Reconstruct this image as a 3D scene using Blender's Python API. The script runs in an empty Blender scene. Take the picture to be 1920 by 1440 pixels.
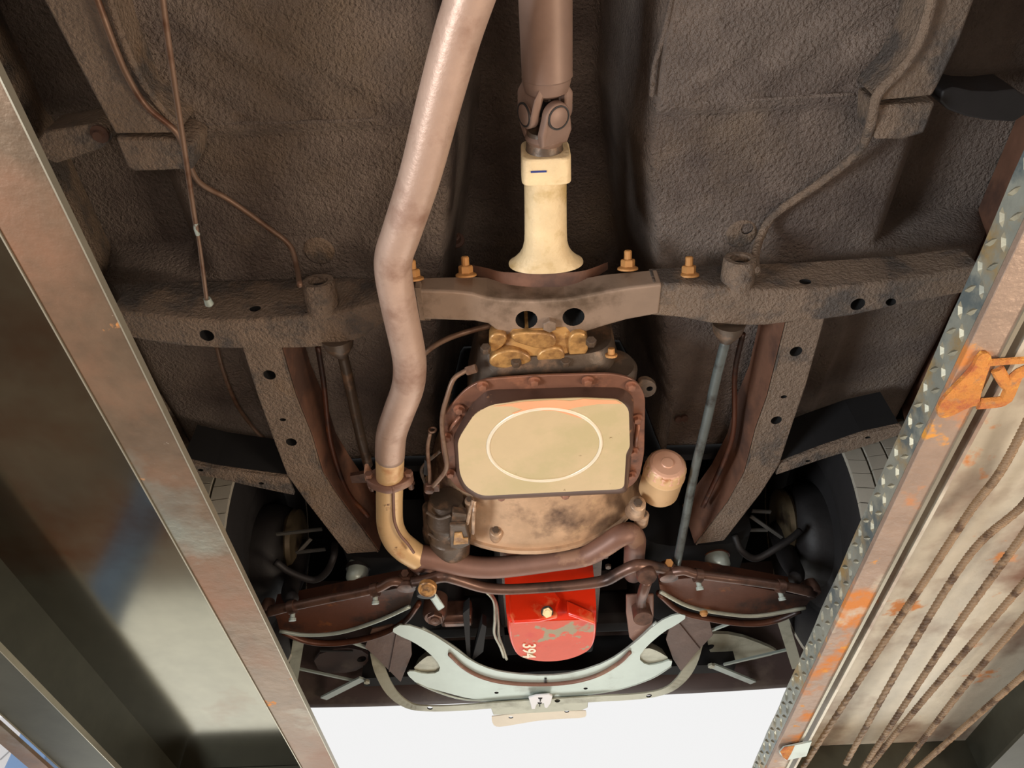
import bpy, bmesh, math, random
from mathutils import Vector, Matrix, noise
random.seed(7)
PI = math.pi
H = 1.25                       # camera height above the workshop floor; helpers below work relative to the camera
FPX = 1387.0
SC = bpy.context.scene
COL = SC.collection

# ---------------------------------------------------------------- camera
_F = Vector((78, -1558, -1387)).normalized()
_R = Vector((1, .042, .0091)); _R = (_R - _F * _R.dot(_F)).normalized()
_U = _R.cross(_F)
cam = bpy.data.objects.new('camera', bpy.data.cameras.new('camera'))
COL.objects.link(cam)
cam.data.sensor_width = 36; cam.data.lens = 36 * FPX / 1920
cam.data.clip_start = .02
cam.matrix_world = Matrix(((_R.x, _R.y, _R.z, 0), (_F.x, _F.y, _F.z, 0), (_U.x, _U.y, _U.z, H), (0, 0, 0, 1)))
SC.camera = cam

# ---------------------------------------------------------------- world, door light, added fills, exposure
W = bpy.data.worlds.new('World'); SC.world = W; W.use_nodes = True
bg = W.node_tree.nodes['Background']
bg.inputs[0].default_value = (1, .995, .99, 1); bg.inputs[1].default_value = .895
SC.view_settings.view_transform = 'Standard'; SC.view_settings.look = 'None'
SC.view_settings.gamma = 1; SC.view_settings.exposure = 0; SC.view_settings.use_curve_mapping = False

def area(name, loc, tgt, size, power, col):
    l = bpy.data.lights.new(name, 'AREA'); l.size = size; l.energy = power; l.color = col
    o = bpy.data.objects.new(name, l); COL.objects.link(o)
    o.location = loc; o.rotation_euler = (Vector(tgt) - Vector(loc)).to_track_quat('-Z', 'Y').to_euler()
    return o
area('warm_fill', (.35, -.5, .25), (.05, 1.0, 2.2), .5, 13, (1, .84, .72))  # unseen warm fill added low behind the camera
area('side_fill_left', (-2.2, .15, .2), (-.1, .8, 2.3), .9, 92, (.90, .96, 1))  # cool fill added near the floor, lights the underbody from the left
area('side_fill_right', (2.2, .7, .2), (.2, .8, 2.3), .9, 55, (1, .84, .66))  # warm fill added near the floor, lights the underbody from the right
d = area('open_door', (0, 4.4, .72), (0, 1, 1.5), 6, 58, (.97, 1, .95)); d.data.shape = 'RECTANGLE'; d.data.size_y = 1.3

# ---------------------------------------------------------------- helpers
def ray(px, py):
    c = Vector(((px - 960) / FPX, (720 - py) / FPX, -1))
    return Vector((_R.dot(c), _F.dot(c), _U.dot(c)))
def P(px, py, z):
    d = ray(px, py); return d * (z / d.z)
def PY(px, py, y):
    d = ray(px, py); return d * (y / d.y)
def PX(px, py, x):
    d = ray(px, py); return d * (x / d.x)
def PS(pts, z): return [P(a, b, z) for a, b in pts]
def lin(c):
    return tuple(((v / 255) / 12.92 if v <= 10 else ((v / 255 + .055) / 1.055) ** 2.4) for v in c)

WL = {}
def tag(o, label=None, cat=None, group=None, kind=None):
    for k, v in (('label', label), ('category', cat), ('group', group), ('kind', kind)):
        if v: o[k] = v
    return o
def thing(name, label, cat, at, group=None):
    o = bpy.data.objects.new(name, None); COL.objects.link(o); o.empty_display_size = .05
    o.location = (at[0], at[1], at[2] + H); WL[o.name] = Vector(at)
    return tag(o, label, cat, group)
def obj(name, bm, m, parent=None, smooth=False, bevel=0, label=None, cat=None, group=None, kind=None, solid=0):
    if isinstance(bm, bpy.types.Mesh):
        me = bm
    else:
        bmesh.ops.recalc_face_normals(bm, faces=bm.faces[:])
        me = bpy.data.meshes.new(name); bm.to_mesh(me); bm.free()
    vs = [v.co for v in me.vertices]
    c = Vector([(min(v[i] for v in vs) + max(v[i] for v in vs)) / 2 for i in range(3)])
    me.transform(Matrix.Translation(-c))
    if not me.materials: me.materials.append(m)
    o = bpy.data.objects.new(name, me); COL.objects.link(o)
    WL[o.name] = c
    if parent:
        o.parent = parent; o.location = c - WL[parent.name]
    else:
        o.location = c + Vector((0, 0, H))
    if smooth:
        for p in me.polygons: p.use_smooth = True
        if smooth != 'all':
            me.set_sharp_from_angle(angle=math.radians(40))
    if solid:
        s = o.modifiers.new('solid', 'SOLIDIFY'); s.thickness = solid; s.offset = 0
    if bevel:
        b = o.modifiers.new('bevel', 'BEVEL'); b.width = bevel; b.segments = 2; b.limit_method = 'ANGLE'; b.angle_limit = .6
        for p in me.polygons: p.use_smooth = True
        me.set_sharp_from_angle(angle=math.radians(35))
    return tag(o, label, cat, group, kind)
def copy_to(o, loc, parent=None, label=None, name=None):
    c = o.copy(); COL.objects.link(c)
    if name: c.name = name
    if parent: c.parent = parent; c.location = Vector(loc) - WL[parent.name]
    else: c.location = Vector(loc) + Vector((0, 0, H))
    WL[c.name] = Vector(loc)
    if label: c['label'] = label
    for ch in o.children:
        d = ch.copy(); COL.objects.link(d); d.parent = c
    return c

def frame(n):
    n = Vector(n).normalized()
    a = Vector((0, 0, 1)) if abs(n.z) < .9 else Vector((1, 0, 0))
    u = a.cross(n).normalized(); return u, n.cross(u), n
def rings(bm, rs, closed=True, caps=True, ring=False):
    R = [[bm.verts.new(p) for p in r] for r in rs]
    k = len(R[0])
    for i in range(len(R) - (0 if ring else 1)):
        A, B = R[i], R[(i + 1) % len(R)]
        for j in range(k if closed else k - 1):
            try: bm.faces.new((A[j], A[(j + 1) % k], B[(j + 1) % k], B[j]))
            except ValueError: pass
    if caps and closed and not ring:
        for r in (R[0], R[-1]):
            try: bm.faces.new(r)
            except ValueError: pass
    return R
def loft(rs, bm=None, **k):
    bm = bm or bmesh.new(); rings(bm, rs, **k); return bm
def lathe(a, d, prof, seg=32, bm=None, u0=None):
    """prof = [(distance along d, radius)]"""
    bm = bm or bmesh.new(); a = Vector(a); u, v, n = frame(d)
    rs = []
    for t, r in prof:
        r = max(r, 1e-5)
        rs.append([a + n * t + (u * math.cos(2 * PI * i / seg) + v * math.sin(2 * PI * i / seg)) * r for i in range(seg)])
    rings(bm, rs); return bm
def spline(pts, n=6):
    pts = [Vector(p) for p in pts]; out = []
    for i in range(len(pts) - 1):
        p0 = pts[i - 1] if i else pts[0] * 2 - pts[1]
        p1, p2 = pts[i], pts[i + 1]
        p3 = pts[i + 2] if i + 2 < len(pts) else p2 * 2 - p1
        for k in range(n):
            t = k / n
            out.append(.5 * ((2 * p1) + (p2 - p0) * t + (2 * p0 - 5 * p1 + 4 * p2 - p3) * t * t + (3 * p1 - p0 - 3 * p2 + p3) * t ** 3))
    out.append(pts[-1]); return out
def tube(pts, r, seg=16, sm=5, bm=None, flat=1.0):
    bm = bm or bmesh.new()
    rr = r if isinstance(r, (list, tuple)) else [r] * len(pts)
    if sm > 1:
        q = spline(pts, sm)
        rq = []
        for i in range(len(q)):
            t = i / sm; a = min(int(t), len(rr) - 2); f = t - a
            rq.append(rr[a] * (1 - f) + rr[a + 1] * f)
    else: q, rq = [Vector(p) for p in pts], list(rr)
    rs = []; u = None
    for i, p in enumerate(q):
        t = (q[min(i + 1, len(q) - 1)] - q[max(i - 1, 0)]).normalized()
        if u is None: u = frame(t)[0]
        u = (u - t * u.dot(t)).normalized(); v = t.cross(u)
        rs.append([p + (u * math.cos(2 * PI * k / seg) + v * math.sin(2 * PI * k / seg) * flat) * rq[i] for k in range(seg)])
    rings(bm, rs); return bm
def ppath(pts):   # [(px,py,z)]
    return [P(*p) for p in pts]
def prism(pts, d, bm=None):
    """polygon pts (3D) extruded along vector d"""
    bm = bm or bmesh.new(); d = Vector(d)
    A = [bm.verts.new(p) for p in pts]; B = [bm.verts.new(Vector(p) + d) for p in pts]
    bm.faces.new(A); bm.faces.new(B[::-1]); n = len(A)
    for i in range(n): bm.faces.new((A[i], A[(i + 1) % n], B[(i + 1) % n], B[i]))
    return bm
def box(c, s, bm=None, rz=0, rx=0):
    bm = bm or bmesh.new()
    m = Matrix.Translation(Vector(c)) @ Matrix.Rotation(rz, 4, 'Z') @ Matrix.Rotation(rx, 4, 'X') @ Matrix.Diagonal((s[0], s[1], s[2], 1))
    bmesh.ops.create_cube(bm, size=1, matrix=m); return bm
def bar(a, b, w, h, bm=None, up=(0, 0, 1)):
    a, b = Vector(a), Vector(b); t = (b - a).normalized(); s = t.cross(Vector(up)).normalized(); u = s.cross(t)
    return loft([[p + s * w / 2 * i + u * h / 2 * j for i, j in ((-1, -1), (1, -1), (1, 1), (-1, 1))] for p in (a, b)], bm)
def chaikin(pts, n=2, closed=True):
    for _ in range(n):
        q = []
        for i in range(len(pts)):
            a, b = Vector(pts[i]), Vector(pts[(i + 1) % len(pts)])
            q += [a * .75 + b * .25, a * .25 + b * .75]
        pts = q
    return pts
def roundc(pts, r=.012, n=4):
    out = []; m_ = len(pts)
    for i in range(m_):
        p = Vector(pts[i]); a = Vector(pts[i - 1]) - p; b = Vector(pts[(i + 1) % m_]) - p
        k = min(r, a.length * .45, b.length * .45); A = p + a.normalized() * k; B = p + b.normalized() * k
        for j in range(n + 1):
            t = j / n; out.append(A * (1 - t) ** 2 + p * 2 * t * (1 - t) + B * t * t)
    return out
def grow(pts, d):
    """offset a roughly convex loop outwards in XY"""
    c = sum((Vector(p) for p in pts), Vector()) / len(pts)
    n = len(pts); out = []
    for i in range(n):
        a, b = Vector(pts[i - 1]), Vector(pts[(i + 1) % n]); t = (b - a).normalized()
        nn = Vector((t.y, -t.x, 0))
        if nn.dot(Vector(pts[i]) - c) < 0: nn = -nn
        out.append(Vector(pts[i]) + nn * d)
    return out
def setz(pts, z): return [Vector((p[0], p[1], z)) for p in pts]
def cut(o, holes):
    """holes: (centre(rel), axis, r, depth, stretch, angle)"""
    bm = bmesh.new()
    for h in holes:
        c, ax, r, dep = h[:4]; st = h[4] if len(h) > 4 else 1; an = h[5] if len(h) > 5 else 0
        u, v, n = frame(ax); ca, sa = math.cos(an), math.sin(an)
        u, v = u * ca + v * sa, v * ca - u * sa
        rs = [[Vector(c) + n * t + (u * math.cos(2 * PI * i / 20) * st + v * math.sin(2 * PI * i / 20)) * r for i in range(20)] for t in (-dep, dep)]
        rings(bm, rs)
    bmesh.ops.recalc_face_normals(bm, faces=bm.faces[:])
    me = bpy.data.meshes.new('c'); bm.to_mesh(me); bm.free(); me.materials.append(DARKHOLE)
    me.transform(Matrix.Translation(-WL[o.name]))
    k = bpy.data.objects.new('c', me); COL.objects.link(k)
    k.matrix_world = Matrix.Translation(WL[o.name] + Vector((0, 0, H)))
    bpy.context.view_layer.update()
    md = o.modifiers.new('b', 'BOOLEAN'); md.object = k; md.operation = 'DIFFERENCE'; md.solver = 'EXACT'
    md.material_mode = 'TRANSFER'
    bpy.context.view_layer.update()
    dg = bpy.context.evaluated_depsgraph_get()
    nm = bpy.data.meshes.new_from_object(o.evaluated_get(dg))
    for p in nm.polygons: p.use_smooth = False
    o.modifiers.clear(); o.data = nm
    bpy.data.objects.remove(k)
    return o
def hexnut(c, ax, r, h, bm=None, rot=0):
    bm = bm or bmesh.new(); u, v, n = frame(ax)
    rs = []
    for t, k in ((0, 1), (h * .85, 1), (h, .88)):
        rs.append([Vector(c) + n * t + (u * math.cos(rot + PI * i / 3) + v * math.sin(rot + PI * i / 3)) * r * k for i in range(6)])
    rings(bm, rs); return bm
def skinrough(bm, amp, sc, subd=0):
    for v in bm.verts:
        v.co += noise.noise_vector(v.co * sc) * amp
    return bm

# ---------------------------------------------------------------- materials
def M(name, col, rough=.6, metal=0, bump=None, layers=(), var=.12, spec=.5, coat=0):
    """bump=(scale,strength,detail); layers=[(col,scale,lo,hi,rough,metal)] noise-masked patches"""
    m = bpy.data.materials.new(name); m.use_nodes = True
    nt = m.node_tree; N = nt.nodes; L = nt.links; b = N['Principled BSDF']
    tc = N.new('ShaderNodeTexCoord')
    def nz(sc, det=5, rg=.6, off=0):
        t = N.new('ShaderNodeTexNoise'); t.inputs['Scale'].default_value = sc; t.inputs['Detail'].default_value = det
        t.inputs['Roughness'].default_value = rg
        if off:
            mp = N.new('ShaderNodeMapping'); mp.inputs['Location'].default_value = (off, off * .7, off * 1.3)
            L.new(tc.outputs['Object'], mp.inputs[0]); L.new(mp.outputs[0], t.inputs['Vector'])
        else: L.new(tc.outputs['Object'], t.inputs['Vector'])
        return t.outputs['Fac']
    def mixc(f, a, c):
        x = N.new('ShaderNodeMix'); x.data_type = 'RGBA'; L.new(f, x.inputs[0])
        if isinstance(a, tuple): x.inputs[6].default_value = (*a, 1)
        else: L.new(a, x.inputs[6])
        x.inputs[7].default_value = (*c, 1); return x.outputs[2]
    def mixf(f, a, c):
        x = N.new('ShaderNodeMix'); x.data_type = 'FLOAT'; L.new(f, x.inputs[0])
        if isinstance(a, (int, float)): x.inputs[2].default_value = a
        else: L.new(a, x.inputs[2])
        x.inputs[3].default_value = c; return x.outputs[0]
    base = lin(col); cur = base; r_ = rough; me_ = metal
    if var:
        mr = N.new('ShaderNodeMapRange'); L.new(nz(14, 6, .65), mr.inputs[0])
        mr.inputs[1].default_value = .3; mr.inputs[2].default_value = .7
        cur = mixc(mr.outputs[0], tuple(v * (1 - var) for v in base), tuple(min(1, v * (1 + var)) for v in base))
    for i, ly in enumerate(layers):
        c2, sc, lo, hi = ly[:4]
        mr = N.new('ShaderNodeMapRange'); L.new(nz(sc, 6, .62, 3.1 + i * 5.7), mr.inputs[0])
        mr.inputs[1].default_value = lo; mr.inputs[2].default_value = hi
        cur = mixc(mr.outputs[0], cur, lin(c2))
        if len(ly) > 4: r_ = mixf(mr.outputs[0], r_, ly[4])
        if len(ly) > 5: me_ = mixf(mr.outputs[0], me_, ly[5])
    if isinstance(cur, tuple): b.inputs['Base Color'].default_value = (*cur, 1)
    else: L.new(cur, b.inputs['Base Color'])
    for v, k in ((r_, 'Roughness'), (me_, 'Metallic')):
        if isinstance(v, (int, float)): b.inputs[k].default_value = v
        else: L.new(v, b.inputs[k])
    b.inputs['Specular IOR Level'].default_value = spec
    if coat: b.inputs['Coat Weight'].default_value = coat
    if bump:
        bp = N.new('ShaderNodeBump'); bp.inputs['Strength'].default_value = bump[1]; bp.inputs['Distance'].default_value = bump[2] if len(bump) > 2 else .003
        L.new(nz(bump[0], 4, .6, 1.9), bp.inputs['Height']); L.new(bp.outputs[0], b.inputs['Normal'])
    return m
DARKHOLE = M('hole_shade', (14, 13, 13), .9)  # near-black hole walls, their inner shade put into the colour
m_floor = M('undercoated_floor', (134, 120, 110), .6, 0, (150, 1, .018), [((108, 95, 88), 5, .45, .65), ((146, 126, 104), 2.2, .55, .75)], .2)
m_frame = M('undercoated_frame', (134, 115, 98), .5, .1, (150, 1, .010), [((138, 110, 80), 4, .55, .72), ((90, 82, 76), 7, .5, .6)], .15)
m_framer = M('crossmember_brown', (150, 128, 110), .5, .2, (60, .25, .002), [((100, 82, 66), 9, .5, .65)], .12)
m_rustface = M('rusty_rail_side', (120, 84, 66), .65, .1, (60, .4, .002), [((86, 62, 52), 8, .45, .6)], .2)
m_dark = M('black_paint', (34, 31, 31), .6, 0, (50, .3), var=.3)
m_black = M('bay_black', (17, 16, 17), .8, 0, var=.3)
m_pipe = M('heat_dulled_pipe', (190, 160, 142), .42, .3, (160, .35, .0015), [((150, 116, 98), 12, .5, .7, .55)], .1)
m_cross = M('brown_pipe', (132, 98, 84), .5, .25, (120, .25, .001), [((152, 118, 98), 14, .56, .62)], .12)
m_cream = M('cream_pipe', (226, 190, 140), .4, .2, (60, .2, .001), [((196, 140, 90), 18, .56, .72), ((120, 80, 55), 40, .66, .72)], .08)
m_shaft = M('driveshaft_brown', (134, 108, 94), .5, .2, (90, .15, .001), var=.12)
m_tail = M('tail_housing_cream', (228, 202, 158), .55, .05, (70, .8, .003), [((190, 160, 105), 16, .5, .68)], .12)
m_case = M('oily_tan_case', (190, 145, 88), .35, .2, (26, .6, .004), [((120, 84, 52), 15, .5, .64), ((220, 180, 120), 30, .62, .7)], .2)
m_casedark = M('dark_case', (88, 74, 62), .45, .3, (40, .5, .003), [((130, 102, 80), 20, .55, .66)], .2)
m_bell = M('bell_cast', (204, 170, 138), .42, .25, (30, .5, .003), [((92, 72, 62), 6, .46, .62), ((224, 192, 150), 18, .6, .75)], .18)
m_pan = M('pan_khaki', (208, 184, 144), .42, .1, (120, .12, .001), [((196, 178, 134), 7, .45, .6), ((128, 98, 60), 34, .68, .72)], .04)
m_panrim = M('pan_rim_brown', (132, 92, 74), .38, .25, (60, .2, .001), [((178, 120, 92), 12, .5, .65), ((88, 62, 52), 16, .56, .66)], .15)
m_pandark = M('pan_wall', (96, 74, 64), .4, .3, (60, .2, .001), [((176, 130, 96), 24, .62, .68)], .12)
m_peach = M('pan_peach_band', (236, 170, 126), .42, .1, (60, .1, .001), var=.06)
m_ring = M('pan_ring', (236, 222, 196), .35, .1, var=.05)
m_filter = M('filter_pink', (232, 180, 150), .4, .05, (50, .1, .001), var=.05)
m_filter2 = M('filter_cream', (228, 188, 140), .4, .05, (50, .1, .001), [((190, 130, 90), 30, .6, .7)], .05)
m_red = M('engine_red', (226, 48, 18), .28, .0, (20, .25, .002), [((236, 112, 66), 9, .54, .62)], .08, coat=.3)
m_redworn = M('engine_red_worn', (206, 72, 36), .34, .0, (20, .25, .002), [((150, 138, 106), 10, .54, .565), ((200, 50, 24), 14, .58, .66)], .08, spec=.3)
m_brass = M('drain_plug', (222, 196, 150), .35, .3, var=.06)
m_gold = M('gold_zinc', (186, 134, 78), .6, .15, (60, .3, .001), [((150, 90, 40), 30, .5, .66)], .15)
m_steer = M('greasy_brown_steel', (110, 82, 70), .36, .45, (50, .3, .001), [((70, 54, 48), 14, .5, .65)], .15)
m_steerb = M('stud_ochre', (190, 142, 86), .4, .3, (60, .5, .002), [((110, 80, 54), 24, .5, .6)], .15)
m_arm = M('control_arm_brown', (96, 58, 42), .42, .3, (40, .3, .002), [((150, 90, 46), 12, .6, .7), ((52, 38, 34), 8, .5, .62)], .15)
m_silver = M('silver_painted_steel', (178, 190, 182), .32, .25, (40, .15, .001), [((150, 155, 146), 9, .58, .75)], .06)
m_support = M('greenish_grey_steel', (176, 176, 158), .4, .25, (40, .15, .001), [((130, 128, 110), 10, .5, .7)], .06)
m_platebr = M('cream_bracket', (226, 216, 196), .5, 0, var=.04)
m_rubber = M('rubber_brown', (98, 76, 66), .55, 0, (90, .4, .002), [((120, 98, 88), 10, .55, .7)], .15)
m_tyre = M('tyre_black', (34, 32, 33), .7, 0, (60, .2), var=.15)
m_tread = M('sky_lit_tread', (176, 170, 156), .7, 0, (60, .2), var=.1)  # pale rubber: sky light on the tread put into the colour
m_rope = M('wire_rope', (150, 126, 100), .5, .3, (300, .6, .002), [((96, 74, 56), 20, .5, .6)], .2)
m_line = M('brake_line', (134, 108, 90), .45, .4, (80, .3, .001), [((100, 66, 48), 15, .5, .65)], .15)
m_steelrod = M('blue_grey_rod', (116, 124, 122), .35, .5, (90, .3, .001), [((70, 66, 62), 18, .5, .66)], .15)
m_lipL = M('worn_runway_flange', (122, 103, 84), .34, .55, (45, .5, .0015), [((134, 98, 74), 3.2, .45, .65, .45, .3), ((200, 188, 168), 130, .72, .76, .4, .3), ((222, 140, 50), 8, .645, .68, .7, 0), ((150, 150, 136), 2.1, .56, .66, .3, .7)], .2)
m_plateL = M('polished_dark_plate', (112, 108, 94), .14, .95, None, [((92, 66, 46), 1.6, .54, .70, .1, .9), ((150, 150, 140), 70, .78, .82, .4, .4)], .08)
m_webL = M('dark_web', (70, 70, 60), .5, .5, (40, .2, .001), [((150, 130, 90), 50, .72, .78)], .15)
m_edge = M('pale_edge', (170, 164, 146), .35, .6, var=.1)  # paler than the flanges, for their thin edge strips
m_rustR = M('flaking_rust_flange', (164, 142, 126), .5, .3, (55, .8, .003), [((200, 126, 62), 6, .52, .60, .8, 0), ((214, 148, 60), 16, .60, .66, .8, 0), ((200, 190, 172), 5, .58, .66, .5, .3)], .15)
m_plateR = M('streaked_grey_paint', (208, 202, 186), .4, .2, (35, .6, .002), [((138, 106, 90), 2.0, .48, .62, .5, .3), ((208, 140, 84), 7, .62, .68, .8, 0), ((140, 84, 84), 4, .66, .74)], .1)
m_checker = M('checker_plate_blue_grey', (158, 162, 152), .38, .35, (40, .6, .002), [((176, 150, 104), 9, .54, .66), ((108, 120, 122), 12, .5, .62)], .2)
m_lug = M('checker_lug_wear', (160, 154, 132), .42, .4, (60, .4, .001), [((122, 122, 110), 14, .5, .62)], .1)
m_orange = M('orange_rust', (204, 134, 62), .8, 0, (90, 1, .008), [((176, 98, 56), 30, .48, .6), ((150, 120, 96), 20, .58, .66), ((232, 176, 70), 26, .6, .68)], .15)
m_conc = M('workshop_concrete', (150, 122, 98), .6, 0, (6, .2), [((96, 74, 58), 1.2, .45, .65)], .15)
m_white = M('white_wall', (235, 236, 238), .6, 0, var=.02)
m_blue = M('column_blue', (120, 150, 190), .6, 0, var=.02)
m_navy = M('sign_navy', (40, 55, 120), .6, 0, var=.02)
m_yellow = M('sign_yellow', (250, 212, 30), .6, 0, var=.02)
m_greyink = M('sign_grey', (170, 172, 176), .6, 0, var=.02)
m_olive = M('olive_brown_shield', (112, 98, 76), .4, .3, (30, .2, .002), [((60, 50, 42), 9, .5, .62)], .15)
m_dim = M('dim_steel', (92, 90, 86), .4, .4, (60, .2, .001), var=.15)
m_bumper = M('valance', (70, 56, 54), .5, .2, (20, .1, .002), [((110, 98, 86), 4, .55, .75)], .1)
m_chrome = M('bright_ring', (220, 200, 180), .2, .9, var=0)

# ---------------------------------------------------------------- workshop floor
bm = bmesh.new(); bmesh.ops.create_grid(bm, x_segments=1, y_segments=1, size=14, matrix=Matrix.Translation((0, 0, -H)))
obj('floor', bm, m_conc, kind='structure')

# ---------------------------------------------------------------- lift runways
Y0, Y1 = -1.6, 2.9
def ybox(x0, x1, z0, z1, y0=Y0, y1=Y1, bm=None):
    return box(((x0 + x1) / 2, (y0 + y1) / 2, (z0 + z1) / 2), (abs(x1 - x0), y1 - y0, abs(z1 - z0)), bm)
rl = thing('lift_runway', 'brown steel lift runway with a glossy dark underside, left of the car', 'lift runway', (-.78, .6, .72), 'lift runways')
obj('deck_plate', ybox(-1.10, -.546, .832, .842), m_plateL, rl, label='glossy dark steel deck underside')
obj('inner_flange', ybox(-.549, -.469, .714, .722), m_lipL, rl, bevel=.001, label='scratched brown inner flange with rust spots')
obj('edge_strip', ybox(-.4705, -.4685, .712, .723), m_edge, rl)
obj('edge_strip', ybox(-.551, -.549, .712, .724), m_edge, rl)
obj('inner_web', ybox(-.552, -.546, .722, .832), m_webL, rl)
obj('outer_web', ybox(-.982, -.976, .722, .832), m_webL, rl)
obj('outer_flange', ybox(-1.10, -.976, .714, .722), m_webL, rl)
obj('edge_strip', ybox(-.9775, -.9755, .712, .724), m_edge, rl)
obj('edge_strip', ybox(-1.102, -1.10, .712, .724), m_edge, rl)
obj('outer_angle', ybox(-1.15, -1.106, .70, .708), m_lipL, rl)
obj('cross_web', ybox(-.974, -.553, .73, .831, 2.10, 2.11), m_webL, rl)
rr = thing('lift_runway', 'rusty grey lift runway with checker plate edge and wire ropes, right of the car', 'lift runway', (.88, .6, .72), 'lift runways')
obj('deck_plate', ybox(.64, 1.20, .832, .842), m_plateR, rr, label='grey painted deck underside streaked with rust')
bm = bmesh.new(); n = 90
rs = [[], []]
for i in range(n + 1):
    y = Y0 + (Y1 - Y0) * i / n
    x = .566
    rs_ = [Vector((x, y, .722)), Vector((x + .008, y, .722)), Vector((x + .008, y, .766)), Vector((x, y, .766 + .004 * noise.noise(Vector((y * 9, 0, 0)))))]
    rs.append(rs_)
obj('checker_plate_edge', loft(rs[2:]), m_checker, rr, label='blue grey checker plate turned down edge')
bm = bmesh.new(); k = 0
y = Y0 + .02
while y < Y1 - .02:
    for row in range(2):
        zc = .734 + row * .02; an = .9 if (k + row) % 2 else -.9
        t = Vector((0, math.cos(an), math.sin(an) * .6)); s = Vector((0, -t.z, t.y)); c = Vector((.566, y + row * .012, zc))
        L_ = .0155; w = .0048
        v = [bm.verts.new(c + t * L_ * a + s * w * b_ + Vector((-h, 0, 0))) for a, b_, h in ((-1, 0, 0), (-.3, -1, 0), (.3, -1, 0), (1, 0, 0), (.3, 1, 0), (-.3, 1, 0), (-.5, 0, .0035), (.5, 0, .0035))]
        for f in ((0, 1, 6), (1, 2, 7, 6), (2, 3, 7), (3, 4, 7), (4, 5, 6, 7), (5, 0, 6)): bm.faces.new([v[i] for i in f])
    k += 1; y += .033
obj('checker_lug', bm, m_lug, rr, kind='stuff')
obj('inner_flange', ybox(.566, .612, .712, .722), m_rustR, rr, bevel=.001, label='inner flange with orange flaking rust')
obj('edge_strip', ybox(.610, .616, .709, .724), m_edge, rr)
obj('inner_web', ybox(.640, .646, .722, .832), m_plateR, rr)
obj('outer_web', ybox(1.17, 1.176, .722, .832), m_webL, rr)
obj('outer_flange', ybox(1.13, 1.22, .714, .722), m_webL, rr)
obj('cross_web', ybox(.65, 1.17, .74, .831, 2.10, 2.11), m_webL, rr)
# stop bracket on the right runway
bk = thing('runway_bracket', 'orange rusted open bracket welded across the right runway flange', 'bracket', P(1850, 705, .71))
zb = .705
bm = prism(chaikin(PS([(1755, 775), (1768, 748), (1800, 718), (1825, 690), (1838, 664), (1858, 662), (1860, 680), (1852, 700), (1845, 722), (1838, 745), (1838, 760), (1815, 765), (1790, 778), (1765, 785)], zb), 1), (0, 0, .006))
obj('weld_plate', skinrough(bm, .0012, 60), m_orange, bk)
for nm, pts, w in (('strap', [(1852, 680), (1935, 674)], .006), ('strap', [(1835, 757), (1880, 752), (1892, 735), (1905, 705), (1925, 694)], .010), ('strap', [(1870, 692), (1884, 716), (1897, 728)], .008)):
    obj(nm, tube(ppath([(a, b, zb + .002) for a, b in pts]), w, 8, 3, flat=.5), m_orange, bk)
tgb = thing('runway_tag', 'small white and orange tag near the lower end of the right runway', 'tag', P(1494, 1408, .705))
obj('tag_plate', prism(PS([(1461, 1412), (1470, 1402), (1522, 1391), (1512, 1418), (1474, 1426)], .702), (0, 0, .004)), m_silver, tgb)
obj('rust_patch', prism(PS([(1463, 1410), (1470, 1402), (1490, 1399), (1484, 1412), (1476, 1426), (1468, 1420)], .7005), (0, 0, .0012)), m_orange, tgb)
# wire ropes under the right runway
ropes = [
 ([(1975, 690, .77), (1883, 872, .77), (1818, 960, .77), (1733, 1090, .765), (1650, 1215, .76), (1505, 1440, .75)], 'nearest the rusty flange'),
 ([(1990, 838, .77), (1920, 945, .77), (1818, 1040, .765), (1705, 1219, .76), (1585, 1432, .75)], 'second from the rusty flange'),
 ([(1990, 900, .765), (1920, 1000, .765), (1800, 1165, .76), (1700, 1315, .755), (1615, 1445, .75)], 'third from the rusty flange'),
 ([(1990, 1010, .76), (1920, 1093, .76), (1800, 1232, .755), (1700, 1350, .75), (1628, 1440, .745)], 'fourth from the rusty flange'),
 ([(1990, 1070, .755), (1920, 1157, .755), (1820, 1272, .75), (1740, 1375, .745), (1685, 1445, .74)], 'fifth from the rusty flange'),
 ([(1990, 1200, .75), (1920, 1265, .75), (1840, 1335, .745), (1780, 1388, .74), (1715, 1445, .735)], 'crossing the dark corner, farthest from the flange')]
for p, w in ropes:
    pts = spline(ppath(p), 8)
    o = obj('wire_rope', tube(pts, .0058, 8, 1), m_rope, label='brown wire rope under right runway, ' + w, cat='wire rope', group='wire ropes under the right runway', smooth='all')
    bm = bmesh.new()   # strand twist wound round the rope
    fine = spline(pts, 8)
    for s in range(3):
        q = []; u = frame(fine[1] - fine[0])[0]
        for i, c in enumerate(fine):
            t = (fine[min(i + 1, len(fine) - 1)] - fine[max(i - 1, 0)]).normalized(); u = (u - t * u.dot(t)).normalized(); v = t.cross(u)
            a = i * .9 + s * 2 * PI / 3; q.append(c + (u * math.cos(a) + v * math.sin(a)) * .0042)
        tube(q, .0030, 5, 1, bm)
    st = obj('strand', bm, m_rope, o, smooth='all', kind='stuff')

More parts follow.
